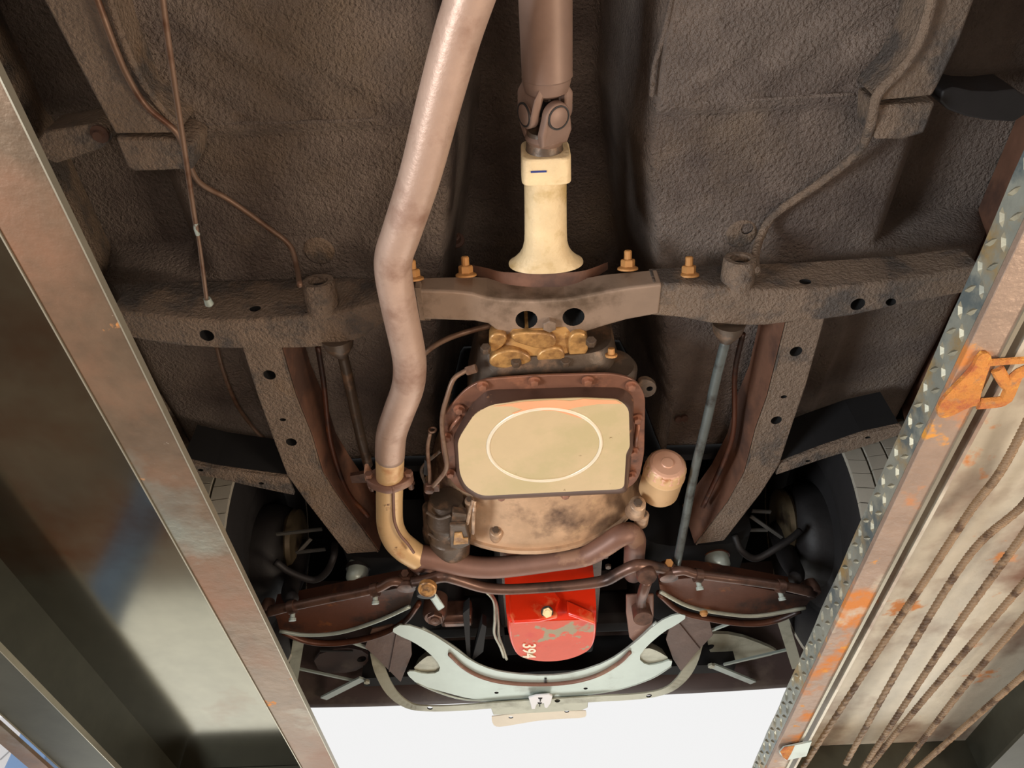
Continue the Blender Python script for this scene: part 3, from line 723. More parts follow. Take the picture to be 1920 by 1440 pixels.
# starter motor
stt = thing('starter_motor', 'greasy dark starter motor left of the bell housing', 'starter', P(840, 985, 1.0))
sc0 = P(838, 945, 1.02); sc1 = P(846, 1040, 1.0)
dd = (sc1 - sc0)
obj('motor_body', lathe(sc0, dd, [(-.02, .02), (-.015, .036), (.0, .042), (.03, .044), (.034, .047), (.045, .047), (.05, .044), (.09, .044), (.094, .047), (.11, .046), (.15, .042)], 32), m_casedark, stt, smooth=True)
obj('solenoid', lathe(P(812, 950, 1.04), dd, [(-.01, .01), (0, .024), (.06, .026), (.065, .029), (.09, .029), (.12, .024)], 24), m_casedark, stt, smooth=True)
pl = obj('cover_plate', prism(PS([(843, 985), (873, 984), (881, 1022), (862, 1031), (844, 1027)], .955), (0, 0, .01)), m_casedark, stt, bevel=.002)
bm = prism(PS([(852, 1000), (866, 999), (869, 1010), (878, 1009), (878, 1020), (850, 1022)], .9525), (0, 0, .004)); obj('terminal_cover', bm, m_case, pl, bevel=.001)
obj('mount_flange', prism(PS([(848, 962), (876, 966), (872, 985), (858, 990), (846, 980)], .965), (0, 0, .02)), m_casedark, stt, bevel=.003)
for k, (a, b) in enumerate(((800, 960), (815, 985), (803, 1000), (824, 1010))):
    obj('casting_rib', tube(ppath([(a, b, .985), (a + 22, b + 12, .975), (a + 46, b + 6, .97)]), .0035, 8, 4), m_casedark, stt)

# ---------------------------------------------------------------- oil filter
zf = 1.05
c0 = P(1251, 869, 1.03)
of = thing('oil_filter', 'pink and cream oil filter canister right of the khaki pan', 'oil filter', c0 + Vector((0, .05, 0)))
ax = Vector((-.06, .93, .12)).normalized()
obj('canister', lathe(c0, ax, [(.0, .0), (.0, .034), (.004, .040), (.012, .0425), (.03, .0432), (.032, .0445), (.036, .0445), (.038, .0432), (.10, .043), (.11, .038)], 44), m_filter2, of, smooth=True)
bm = bmesh.new(); u, v, n = frame(ax)
rs = []
for t, r, f_ in ((-.004, .0, 0), (-.004, .012, 0), (-.002, .0135, 0), (-.002, .030, 0), (.0, .036, 0), (.006, .0415, 1), (.020, .0440, 1)):
    rs.append([c0 + n * t + (u * math.cos(2 * PI * i / 30) + v * math.sin(2 * PI * i / 30)) * max(r * (1.0 if not f_ or i % 2 == 0 else .965), 1e-5) for i in range(30)])
obj('faceted_end', loft(rs, bm), m_filter, of, label='pink faceted closed end')

# ---------------------------------------------------------------- exhaust
ex = thing('exhaust_pipe', 'long tan exhaust pipe bending down the left of the driveshaft', 'exhaust pipe', P(748, 500, .96))
pp = [(905, -70, .945), (884, -12, .945), (857, 70, .95), (826, 182, .955), (788, 328, .96), (755, 430, .965), (739, 478, .968), (738, 515, .97), (748, 575, .975), (766, 662, .98), (768, 700, .982), (763, 732, .984), (747, 775, .988), (734, 815, .992), (731, 856, .996)]
obj('main_pipe', tube(ppath(pp), .0290, 36, 6), m_pipe, ex, smooth='all')
ex2 = thing('front_pipe', 'cream front exhaust elbow bolted below the tan pipe', 'exhaust pipe', P(731, 950, .99))
obj('elbow', tube(ppath([(731, 852, .998), (731, 895, .998), (730, 945, .996), (732, 985, .99), (744, 1013, .985), (764, 1032, .982), (786, 1046, .98)]), [.0284, .0278, .0278, .0285, .0295, .030, .0285], 36, 7), m_cream, ex2, smooth='all')
obj('seam', tube([p + Vector((0, 0, -.0005)) for p in ppath([(737, 912, .969), (738, 950, .968), (740, 978, .962), (750, 1002, .956), (765, 1020, .952), (776, 1036, .95)])], .0032, 8, 5), m_cross, ex2, smooth='all', label='brown weld seam')
# flange
fc = P(731, 897, .998)
bm = bmesh.new(); pts = []
for i in range(40):
    t = 2 * PI * i / 40; r = .034 + .014 * abs(math.cos(t)) ** 5
    pts.append((math.cos(t) * r, math.sin(t) * r * (.98)))
rs = [[fc + Vector((x * k, d, z * k)) for x, z in pts] for d, k in ((-.009, .94), (-.006, 1), (.008, 1), (.011, .94))]
obj('flange', loft(rs), m_cross, ex2, bevel=.001)
for s in (-1, 1):
    c = fc + Vector((s * .040, -.012, -.002))
    q = obj('flange_bolt', hexnut(c, (0, -1, 0), .009, .008), m_cross, ex2)
    obj('thread', lathe(c + Vector((0, .02, 0)), (0, 1, 0), [(0, .006), (.022, .006), (.023, 0)], 12), m_steer, q)
    obj('nut', hexnut(c + Vector((0, .022, 0)), (0, 1, 0), .009, .009), m_steer, q)
ex3 = thing('crossover_pipe', 'brown crossover exhaust pipe sweeping below the bell housing', 'exhaust pipe', P(950, 1062, .97))
obj('cross_tube', tube(ppath([(779, 1042, .98), (810, 1046, .978), (850, 1056, .975), (890, 1063, .972), (930, 1064, .97), (980, 1059, .97), (1040, 1051, .97), (1095, 1043, .972), (1130, 1026, .975), (1160, 1006, .98), (1180, 1000, .99), (1190, 1010, 1.0), (1190, 1030, 1.015), (1188, 1060, 1.04), (1187, 1075, 1.08)]), [.0255, .0255, .025, .0245, .0242, .024, .0235, .023, .0235, .024, .0245, .0245, .0245, .0245, .0245], 32, 6), m_cross, ex3, smooth='all')
obj('branch_stub', tube(ppath([(770, 1040, .985), (781, 1052, .99), (795, 1062, 1.03), (802, 1060, 1.08)]), .0235, 24, 5), m_cross, ex3, smooth='all')

# ---------------------------------------------------------------- engine and red oil pan
en = thing('engine_block', 'dark engine block above the red sump', 'engine', (XC, 1.7, 1.2))
obj('block', box((XC, 1.72, 1.25), (.26, .56, .36)), m_black, en, bevel=.01)
obj('pan_rail', box((XC + .01, 1.62, 1.075), (.25, .42, .012)), m_casedark, en)
for a, b in ((1135, 1040), (1140, 1060)):
    obj('rail_bolt', hexnut(P(a, b, 1.07), (0, 0, -1), .008, .008), m_casedark, en)
op = thing('oil_pan', 'red painted engine oil pan with drain plug and stamped number', 'oil pan', P(1035, 1190, .94))
zo = .93
BO = [(950, 1166), (952, 1190), (957, 1210), (968, 1229), (988, 1238), (1020, 1242), (1055, 1240), (1085, 1232), (1107, 1220), (1117, 1203), (1120, 1180), (1119, 1166)]
bo = PS(BO, zo)
bo = [bo[0]] + chaikin(bo[1:-1], 1)[0:-2] + [bo[-1]] if False else bo
YR = P(1030, 1160, zo).y
for p in (bo[0], bo[-1]): p.y = YR
bo = bo[:1] + [p for p in spline(bo[1:-1], 3)] + bo[-1:]
# add points along rear edge
rear = [bo[-1].lerp(bo[0], k / 6) for k in range(1, 6)]
loop = bo + rear
ctr = sum(loop, Vector()) / len(loop)
def scl(k, z, dy=0): return [Vector((ctr.x + (p.x - ctr.x) * k, ctr.y + (p.y - ctr.y) * k + dy, z)) for p in loop]
rs = [scl(1.03, 1.09, -.012), scl(1.02, 1.0, -.008), scl(1.0, .95, -.002), scl(.985, .938), scl(.955, .9315), scl(.9, .93)]
obj('sump_body', loft(rs), m_red, op, smooth=True, label='glossy red sump body')
obj('sump_base', prism(scl(.925, .9308), (0, 0, -.0016)), m_redworn, op, bevel=.0006, label='scraped orange red base')
# pressed panels on the rear face
def onrear(pts, d): return [PY(a, b, YR - .012 - d) for a, b in pts]
obj('rear_pressing', prism(onrear([(955, 1112), (1042, 1108), (1050, 1122), (1044, 1140), (1046, 1155), (1010, 1163), (962, 1166), (955, 1150)], .006), (0, .012, 0)), m_red, op, bevel=.004)
obj('rear_pressing', prism(onrear([(1062, 1124), (1112, 1146), (1116, 1168), (1064, 1150)], .002), (0, .012, 0)), m_red, op, bevel=.004)
c = PY(1026, 1148, YR - .022)
dpv = Vector((.02, -.8, -.6)).normalized()
dp = obj('drain_plug', hexnut(c, dpv, .0125, .010, rot=.3), m_brass, op, label='brass coloured drain plug')
obj('plug_boss', lathe(c + dpv * .009, dpv, [(0, .0066), (.004, .0062), (.004, 0)], 20), m_brass, dp, smooth=True)
obj('plug_washer', lathe(c - dpv * .002, dpv, [(0, .0145), (.0025, .0145), (.0025, 0)], 24), m_dark, dp, smooth=True)
# stamped number 394, reading down the pan
tx = bpy.data.curves.new('t', 'FONT'); tx.body = '394'; tx.size = .046; tx.extrude = .0007; tx.align_x = 'CENTER'; tx.align_y = 'CENTER'; tx.space_character = 1.05; tx.bevel_depth = .0006
to = bpy.data.objects.new('t', tx); COL.objects.link(to); bpy.context.view_layer.update()
tm = bpy.data.meshes.new_from_object(to.evaluated_get(bpy.context.evaluated_depsgraph_get())); bpy.data.objects.remove(to)
tm.materials.clear()
q = P(991, 1220, .928)
right_ = (P(991, 1240, .928) - P(991, 1210, .928)).normalized()     # reading direction runs down the picture
upv = (P(1010, 1220, .928) - P(980, 1220, .928)).normalized()
zz = right_.cross(upv)
mt = Matrix(((right_.x, upv.x, zz.x, q.x), (right_.y, upv.y, zz.y, q.y), (right_.z, upv.z, zz.z, q.z), (0, 0, 0, 1)))
tm.transform(mt)
obj('stamped_number', tm, m_ring, op, label='raised number 394')

# oil cooler lines beside the red pan
for k, pts in enumerate(([(900, 1100, 1.0), (925, 1125, 1.0), (928, 1160, .99), (927, 1188, .985), (938, 1212, .98), (945, 1232, .98)], [(912, 1102, 1.02), (930, 1130, 1.01), (934, 1165, 1.0), (935, 1190, .995), (943, 1215, .99), (950, 1236, .99)])):
    obj('cooler_line', tube(ppath(pts), .0038, 10, 5), m_support, smooth='all', label=('left' if not k else 'right') + ' one of two thin grey lines beside the red oil pan', cat='pipe', group='lines beside the red oil pan')

# ---------------------------------------------------------------- steering linkage
ZS = .955
cl = thing('centre_link', 'brown curved centre link passing behind the red oil pan top', 'steering link', P(1000, 1095, ZS))
obj('link_bar', tube(ppath([(772, 1092, ZS), (800, 1088, ZS), (830, 1080, ZS), (856, 1086, ZS), (905, 1101, ZS), (950, 1105, ZS), (1015, 1102, ZS), (1087, 1096, ZS), (1135, 1088, ZS), (1165, 1072, ZS), (1195, 1060, ZS), (1225, 1062, ZS + .01), (1252, 1068, ZS + .015)]), [.013, .014, .0145, .013, .0125, .0122, .0122, .0125, .013, .0135, .014, .013, .012], 20, 6), m_steer, cl, smooth='all')
pit = thing('pitman_arm', 'worn pitman arm with ochre ball stud left of the red oil pan', 'steering arm', P(800, 1110, .93))
obj('socket', lathe(P(800, 1094, .955), (-.05, .3, -1), [(-.02, .018), (.0, .023), (.012, .024), (.016, .0215), (.028, .0205), (.030, .019)], 28), m_dark, pit, smooth=True)
obj('stud_face', lathe(P(801, 1105, .920), (-.05, -.3, -1), [(-.01, .0205), (.002, .0205), (.004, .018), (.003, .0145), (.0055, .013), (.0055, .006), (.003, 0)], 28), m_steerb, pit, smooth=True)
obj('arm', loft([[P(a, b, z) for a, b in q_] for q_, z in (([(803, 1118), (817, 1111), (835, 1138), (822, 1146)], .938), ([(803, 1118), (817, 1111), (835, 1138), (822, 1146)], .965))]), m_silver, pit, bevel=.004, label='pale worn arm')
obj('gear_shaft', lathe(P(815, 1152, .99), (0, -.1, -1), [(-.05, .030), (.0, .030), (.006, .027), (.012, .024)], 28), m_steer, pit, smooth=True)
obj('shaft_nut', hexnut(P(816, 1157, .965), (0, -.2, -1), .020, .012), m_steer, pit)
obj('shaft_end', lathe(P(816, 1160, .957), (0, -.2, -1), [(0, .011), (.008, .0105), (.009, .003), (.007, 0)], 20), m_steer, pit, smooth=True)
idl = thing('idler_arm', 'brown idler arm with two round caps right of the red oil pan', 'steering arm', P(1208, 1110, .93))
obj('upper_cap', lathe(P(1212, 1078, .94), (0, -.25, -1), [(-.02, .019), (0, .0225), (.006, .0225), (.010, .020), (.0095, 0)], 32), m_steer, idl, smooth=True)
obj('arm', tube(ppath([(1213, 1088, .955), (1206, 1110, .95), (1202, 1128, .965), (1205, 1145, .98)]), [.0125, .013, .0115, .012], 14, 4), m_steer, idl, smooth='all')
obj('lower_cap', lathe(P(1205, 1156, .955), (0, -.2, -1), [(-.05, .022), (0, .0235), (.006, .0235), (.008, .0225), (.008, 0)], 32), m_steer, idl, smooth=True)
obj('idler_bracket', prism(PS([(1174, 1118), (1226, 1116), (1226, 1155), (1222, 1180), (1196, 1212), (1180, 1196), (1174, 1150)], .985), (0, 0, .008)), m_cross, idl, bevel=.003, label='reddish brown bracket')
def tie(pts, clamps, lb, r=.0105):
    t = thing('tie_rod', lb, 'tie rod', P(*pts[len(pts) // 2]), 'tie rods')
    pw = ppath(pts)
    obj('rod', tube(pw, [r * 1.25] + [r] * (len(pts) - 2) + [r * 1.3], 14, 4), m_steer, t, smooth='all')
    for a, b in clamps:
        c = P(a, b, ZS)
        d = (pw[-1] - pw[0]).normalized()
        k = obj('sleeve_clamp', lathe(c - d * .008, d, [(0, .0125), (0, .0160), (.016, .0160), (.016, .0125)], 20), m_steer, t, smooth=True)
        obj('clamp_bolt', lathe(c + Vector((0, .012, -.012)), (.1, .4, -1), [(-.012, .006), (.008, .006), (.009, .0085), (.015, .0085), (.016, 0)], 12), m_silver, k, smooth=True)
    # boot and ball stud at the inner end
    c = pw[0]
    obj('ball_boot', lathe(c + Vector((0, .002, .012)), (0, .15, -1), [(-.014, .014), (.0, .024), (.010, .026), (.014, .0205), (.018, .0235), (.026, .021), (.029, .010), (.029, 0)], 24), m_steer, t, smooth=True)
    obj('castle_nut', hexnut(c + Vector((0, -.02, .01)), (0, -.8, -.4), .010, .012), m_gold if pts[0][0] > 900 else m_steer, t)
    obj('outer_socket', lathe(pw[-1] + Vector((0, 0, .01)), (0, .1, -1), [(-.02, .013), (0, .019), (.014, .018), (.018, .01), (.018, 0)], 20), m_steer, t, smooth=True)
    return t
tie([(762, 1092, .965), (735, 1090, .96), (703, 1105, .955), (620, 1122, .955), (548, 1137, .955), (500, 1147, .96)], [(703, 1106), (548, 1138)], 'brown tie rod running to the left wheel')
tie([(1253, 1073, .97), (1282, 1070, .96), (1308, 1077, .955), (1385, 1087, .955), (1462, 1098, .955), (1525, 1110, .96)], [(1309, 1079), (1463, 1099)], 'brown tie rod running to the right wheel')

# ---------------------------------------------------------------- lower control arms, wheels
def larm(upper, lower, lip2, lb):
    t = thing('lower_control_arm', lb, 'control arm', P(*upper[len(upper) // 2], .98), 'lower control arms')
    zt = .985
    U_ = spline(PS(upper, zt), 4); L2 = spline(PS(lower, zt - .01), 4)
    bm = bmesh.new(); n = min(len(U_), len(L2)); rs = []
    for i in range(n):
        a, b = U_[i], L2[i]; m_ = a.lerp(b, .5)
        rs.append([a, m_ + Vector((0, 0, .006)), b, b + Vector((0, 0, .05)), a + Vector((0, 0, .05))])
    obj('arm_body', loft(rs), m_arm, t, smooth=True)
    obj('arm_flange', tube([p + Vector((0, .0, -.002)) for p in PS(lower, zt - .01)], .0050, 10, 5), m_silver if upper[0][0] < 900 else m_support, t, smooth='all', label='bright flange edge')  # lower edge tube, paler than the arm body
    obj('arm_flange', tube(PS(lip2, zt + .0), .0062, 10, 5, flat=1.4), m_arm, t, smooth='all')
    return t
tl = larm([(512, 1148), (560, 1140), (630, 1126), (700, 1112), (782, 1096)], [(524, 1182), (575, 1189), (640, 1184), (710, 1162), (768, 1136)], [(530, 1184), (580, 1203), (640, 1205), (712, 1190), (760, 1164), (786, 1130)], 'reddish brown lower control arm on the left side')
t2 = larm([(1236, 1092), (1300, 1084), (1370, 1094), (1440, 1106), (1530, 1122)], [(1238, 1108), (1290, 1135), (1350, 1148), (1420, 1153), (1510, 1138)], [(1234, 1112), (1275, 1146), (1330, 1160), (1400, 1169), (1450, 1164), (1500, 1144)], 'rust brown lower control arm on the right side')
obj('bump_stop', lathe(P(1319, 1146, .96), (0, .3, -1), [(0, .009), (.006, .010), (.012, .006), (.012, 0)], 16), m_gold, t2, smooth=True)
def wheel(x, s, lb):
    C_ = Vector((x, 1.62, 1.18)); R_ = .34; w = .20
    t = thing('roadwheel', lb, 'roadwheel', (x, 1.62, .84), 'front roadwheels')  # whole front wheel: carcass, drum, rim, shield and knuckle
    # cross-section across the tyre, from the inboard side (0) outwards (1)
    prof = [(0.10, .200), (.02, .215), (-.01, .25), (0, .29), (.02, .318), (.035, .326)]
    prof += [(.05, .326), (.95, .326), (.96, .325), (.96, .325)]
    prof = prof[:-2] + [(.965, .326), (.98, .318), (1, .29), (1.01, .25), (.98, .215), (.9, .20)]
    ty = obj('rubber_carcass', lathe(C_ - Vector((s * 0, 0, 0)), (s, 0, 0), [(a * w, r) for a, r in prof], 72), m_tyre, t, smooth=True)
    nblk = 60; first = None
    for k in range(4):
        a = .035 + k * .236; b = a + .208
        for i in range(nblk):
            an = 2 * PI * (i + .5 * (k % 2)) / nblk
            m_ = Matrix.Translation(C_) @ Matrix.Rotation(an, 4, 'X')
            if first is None or first[0] != k:
                bm = bmesh.new(); hw = .0166
                vs = []
                for yy, sk in ((-hw, 0), (hw, .0)):
                    for xx in (a, b):
                        for zz_ in (.318, .3405 if 0 < k < 3 else .337):
                            vs.append(bm.verts.new((s * xx * w, yy + (xx - .5) * .02 * (1 if k % 2 else -1), zz_)))
                for f in ((0, 1, 3, 2), (4, 6, 7, 5), (0, 4, 5, 1), (2, 3, 7, 6), (1, 5, 7, 3), (0, 2, 6, 4)): bm.faces.new([vs[j] for j in f])
                bmesh.ops.recalc_face_normals(bm, faces=bm.faces[:])
                me = bpy.data.meshes.new('tread_block'); bm.to_mesh(me); bm.free(); me.materials.append(m_tread); first = (k, me)
            o = bpy.data.objects.new('tread_block', first[1]); COL.objects.link(o); o.parent = ty
            o.location = C_ - WL[ty.name]; o.rotation_euler = (an, 0, 0)
            WL[o.name] = C_
    obj('brake_drum', lathe(C_ + Vector((-s * .03, 0, 0)), (s, 0, 0), [(0, 0), (0, .05), (-.02, .055), (-.02, .10), (-.005, .125), (.02, .135), (.06, .135), (.06, .16), (.09, .2)], 44), m_dark, t, smooth=True)
    obj('rim', lathe(C_ + Vector((s * .06, 0, 0)), (s, 0, 0), [(0, .06), (.01, .15), (-.04, .19), (-.045, .215), (-.03, .215), (0, .20), (.09, .20), (.1, .215)], 44), m_black, t, smooth=True)
    obj('dust_shield', lathe(C_ + Vector((-s * .055, -.03, .02)), (s, 0, 0), [(.012, .075), (0, .085), (-.012, .083), (-.018, .060), (-.016, .03), (-.02, 0)], 32), m_olive, t, smooth=True)
    obj('steering_knuckle', tube([C_ + Vector((-s * .06, 0, .02)), C_ + Vector((-s * .075, -.02, -.08)), C_ + Vector((-s * .085, -.06, -.16)), C_ + Vector((-s * .11, -.10, -.2))], [.032, .026, .02, .015], 14, 4), m_dark, t, smooth='all')
    return t
wheel(-.665, -1, 'black front tyre with tread coloured as if sky-lit behind the left runway')
wheel(.738, 1, 'black front tyre with tread coloured as if sky-lit behind the right runway')
# brake hoses, shields, springs
for pts, lb, sd in (([(516, 1053, 1.06), (545, 1073, 1.05), (588, 1087, 1.045), (613, 1072, 1.05), (626, 1042, 1.07), (628, 1020, 1.12)], 'black brake hose looping above the left control arm', -1),
                ([(1377, 1003, 1.09), (1390, 1032, 1.06), (1417, 1047, 1.05), (1455, 1028, 1.06), (1483, 1010, 1.08), (1500, 995, 1.1)], 'black brake hose looping above the right control arm', 1)):
    obj('brake_hose', tube(ppath(pts), .0085, 12, 6), m_dark, smooth='all', label=lb, cat='hose', group='brake hoses')
for pts, lb in (([(518, 1002, 1.12), (560, 1000, 1.12), (604, 992, 1.13)], 'l'), ([(555, 1036, 1.1), (610, 1030, 1.1)], 'l'), ([(1410, 958, 1.13), (1445, 960, 1.13)], 'r'), ([(1392, 994, 1.12), (1440, 994, 1.12)], 'r'), ([(1408, 968, 1.12), (1440, 990, 1.12), (1466, 1008, 1.1)], 'r'), ([(583, 1010, 1.12), (560, 1035, 1.1)], 'l')):
    obj('shield_strut', bar(P(*pts[0]), P(*pts[-1]), .009, .004), m_dim, bay)
for c, r, lb in ((P(670, 1076, 1.06), .027, 'left'), (P(1345, 1052, 1.06), .030, 'right')):
    o = obj('motor_mount', lathe(c, (0, .12, -1), [(-.03, r * .9), (.0, r), (.012, r * .98), (.022, r * .8), (.028, r * .45), (.03, 0)], 28), m_silver, smooth=True, label='rounded bright grey mount cup inboard of the %s brake hose' % lb, cat='mount', group='grey mounts')
    obj('mount_band', lathe(c + Vector((0, 0, .022)), (0, .12, -1), [(0, r * 1.0), (0, r * 1.12), (.010, r * 1.12), (.010, r * 1.0)], 28), m_arm if lb == 'right' else m_dark, o, smooth=True)
# suspension crossmember (dark) between the rails
sx = thing('front_crossmember', 'dark front suspension crossmember behind the steering links', 'crossmember', (XC, 1.66, 1.08))
for s in (-1, 1):
    obj('spring_tower', loft([ring((XC + s * .37, y, 1.16), .14, .09, 20, 3.5) for y in (1.50, 1.54, 1.78, 1.84)]), m_black, sx, smooth=True)
obj('saddle', box((XC, 1.86, 1.12), (.9, .08, .10)), m_black, sx, bevel=.02)
for pts in ([(868, 1150), (880, 1140), (882, 1240), (876, 1238)], [(884, 1240), (904, 1170), (912, 1175), (906, 1222)]):
    obj('mount_strut', prism(PS(pts, .99), (0, 0, .03)), m_black, sx)
obj('gear_box', box(P(856, 1150, 1.03), (.08, .05, .05)), m_steer, sx, bevel=.006)
obj('gear_box', box(P(858, 1162, 1.01), (.07, .02, .03)), m_steer, sx, bevel=.004)

# long rods from the torque boxes
for pts, r, m_, lb, rad in (([(1364, 628, 1.065), (1345, 700, 1.055), (1325, 790, 1.045), (1303, 880, 1.03), (1284, 980, 1.01), (1268, 1062, .99)], 0, m_steelrod, 'long blue grey rod slanting past the oil filter', .0095),
                       ([(640, 655, 1.075), (655, 720, 1.085), (672, 800, 1.09), (690, 872, 1.10)], 0, m_casedark, 'long dark rod left of the exhaust bends', .0105)):
    t = thing('long_rod', lb, 'rod', P(*pts[1]), 'long rods in front of the torque boxes')
    obj('rod', tube(ppath(pts), rad, 16, 4), m_, t, smooth='all')
    c = P(pts[0][0] + (0 if pts[0][0] > 900 else -4), pts[0][1] - 6, 1.064)
    obj('cup_washer', lathe(c, (0, 1, -.06), [(-.02, .03), (0, .026), (.012, .018), (.022, .011)], 26), m_casedark, t, smooth=True)

# ---------------------------------------------------------------- front sheet metal
rad = thing('radiator_cradle', 'bright silver grey U-shaped cradle in front of the red oil pan', 'radiator support', P(1020, 1290, .98))
CR = [(732, 1182), (755, 1169), (802, 1184), (848, 1214), (885, 1241), (924, 1257), (965, 1264), (1023, 1268), (1082, 1261), (1140, 1241), (1187, 1209), (1233, 1167), (1270, 1150), (1290, 1156), (1268, 1172), (1245, 1184), (1212, 1212), (1196, 1234), (1212, 1248), (1236, 1245), (1261, 1236), (1258, 1252), (1222, 1273), (1160, 1293), (1111, 1303), (1058, 1309), (994, 1313), (940, 1314), (883, 1311), (837, 1299), (784, 1284), (761, 1263), (770, 1257), (795, 1264), (822, 1262), (826, 1248), (804, 1223), (774, 1203), (750, 1193)]
ZC = .975
o = obj('cradle_face', prism(chaikin(PS(CR, ZC), 1), (0, 0, .004)), m_silver, rad)
cut(o, [(P(931, 1299, ZC), (0, 0, 1), .006, .02), (P(1098, 1291, ZC), (0, 0, 1), .006, .02)])
obj('cradle_lip', tube([p + Vector((0, .004, .006)) for p in PS([(790, 1180), (848, 1215), (885, 1243), (924, 1259), (965, 1266), (1023, 1270), (1082, 1263), (1140, 1243), (1187, 1211), (1233, 1169)], ZC)], .005, 8, 4), m_silver, rad, smooth='all')
obj('cradle_lip', tube([p + Vector((0, .0, .002)) for p in PS([(782, 1281), (820, 1298), (870, 1312), (940, 1315), (1020, 1308), (1090, 1304), (1160, 1293), (1220, 1273), (1258, 1250)], ZC)], .0035, 8, 4), m_silver, rad, smooth='all')
# cupped pockets behind the two side openings
for pts in ([(772, 1256), (790, 1238), (805, 1228), (822, 1234), (830, 1250), (824, 1264), (800, 1268)], [(1200, 1224), (1212, 1214), (1232, 1220), (1258, 1236), (1240, 1250), (1208, 1252), (1196, 1238)]):
    A = chaikin(PS(pts, ZC + .006), 1); c_ = sum(A, Vector()) / len(A)
    obj('side_pocket', loft([A, [c_ + (p - c_) * .8 + Vector((0, .01, .03)) for p in A], [c_ + (p - c_) * .5 + Vector((0, .02, .045)) for p in A]]), m_support, rad, smooth=True)
obj('seal_strip', tube([P(a, b, ZC - .004) for a, b in ((842, 1226), (870, 1252), (905, 1270), (950, 1280), (1010, 1283), (1070, 1279), (1120, 1266), (1160, 1243), (1182, 1222))], .0042, 8, 5, flat=1.5), m_cross, rad, smooth='all', label='thin brown seal along the upper edge')
obj('paint_gap', box(P(1023, 1276, ZC - .0015), (.006, .024, .003)), m_dark, rad)
lb_ = thing('lower_tie_bar', 'greenish grey curved tie bar under the silver cradle', 'tie bar', P(1010, 1320, .97))
TB = [(705, 1225, 1.02), (714, 1262, 1.0), (735, 1300, .985), (765, 1323, .975), (800, 1329, .97), (860, 1328, .968), (940, 1322, .966), (1020, 1317, .966), (1120, 1311, .966), (1200, 1306, .968), (1248, 1296, .972), (1277, 1275, .985), (1296, 1245, 1.0), (1308, 1205, 1.02)]
C0 = spline(ppath(TB), 4); rs = []
for i, p in enumerate(C0):
    t = (C0[min(i + 1, len(C0) - 1)] - C0[max(i - 1, 0)]).normalized(); s_ = Vector((0, 0, 1)).cross(t).normalized(); w = .0165
    rs.append([p - s_ * w, p + s_ * w, p + s_ * w + Vector((0, 0, .004)), p - s_ * w + Vector((0, 0, .004))])
o = obj('bar_strip', loft(rs), m_support, lb_)
cut(o, [(P(806, 1328, .969), (0, 0, 1), .008, .02, 1.3), (P(1045, 1314, .966), (0, 0, 1), .008, .02, 1.3), (P(1217, 1305, .968), (0, 0, 1), .008, .02, 1.3)])
pb = thing('plate_bracket', 'cream flat bracket hanging below the tie bar at bottom centre', 'bracket', P(1010, 1340, .98))
zp = .985
obj('bracket_fold', prism(PS([(918, 1322), (1103, 1312), (1102, 1327), (1092, 1332), (925, 1341)], .971), (0, 0, .018)), m_support, pb, bevel=.002, label='grey fold')  # greyer than the cream tab
o = obj('bracket_tab', prism(chaikin(PS([(922, 1341), (1098, 1331), (1100, 1340), (1096, 1346), (1050, 1348), (1010, 1351), (975, 1357), (940, 1363), (927, 1362), (922, 1352)], zp + .006), 1), (0, 0, .003)), m_platebr, pb)
cut(o, [(P(958, 1349, zp), (0, 0, 1), .007, .03), (P(1063, 1338, zp), (0, 0, 1), .007, .03)])
cp = thing('bumper_clip', 'small white clip with two dark slots at the middle of tie bar', 'clip', P(1013, 1315, .955))
o = obj('clip_body', prism(PS([(991, 1309), (1005, 1305), (1018, 1304), (1030, 1303), (1036, 1306), (1033, 1318), (1026, 1328), (1021, 1327), (1020, 1319), (1007, 1320), (1003, 1330), (997, 1330), (995, 1320)], .958), (0, 0, .006)), m_white, cp, bevel=.0015)
for a, b in ((1013, 1310), (1012, 1319)):
    obj('slot_mark', prism(PS([(a - 4, b - 1), (a + 4, b - 1), (a + 3, b + 1), (a + 1.2, b + 1), (a + .8, b + 6), (a - .8, b + 6), (a - 1, b + 1), (a - 3, b + 1)], .9565), (0, 0, .002)), m_black, cp)
# rubber deflector flaps
for pts, lb in (([(697, 1180), (735, 1172), (770, 1190), (772, 1228), (751, 1279), (728, 1256), (704, 1232), (684, 1214)], 'brown rubber deflector flap at the left end of the silver cradle'), ([(1249, 1200), (1258, 1168), (1292, 1150), (1330, 1162), (1337, 1191), (1309, 1220), (1277, 1259), (1262, 1236)], 'brown rubber deflector flap at the right end of the silver cradle')):
    fl_ = obj('deflector_flap', prism(PS(pts, .992), (0, 0, .005)), m_rubber, bevel=.001, label=lb, cat='flap', group='rubber deflector flaps')
    a = PS(pts, .990)
    mid = a[1].lerp(a[2], .3); end = a[4].lerp(a[5], .9)
    obj('crease', tube([mid, end], .0022, 6, 2), m_rubber, fl_)
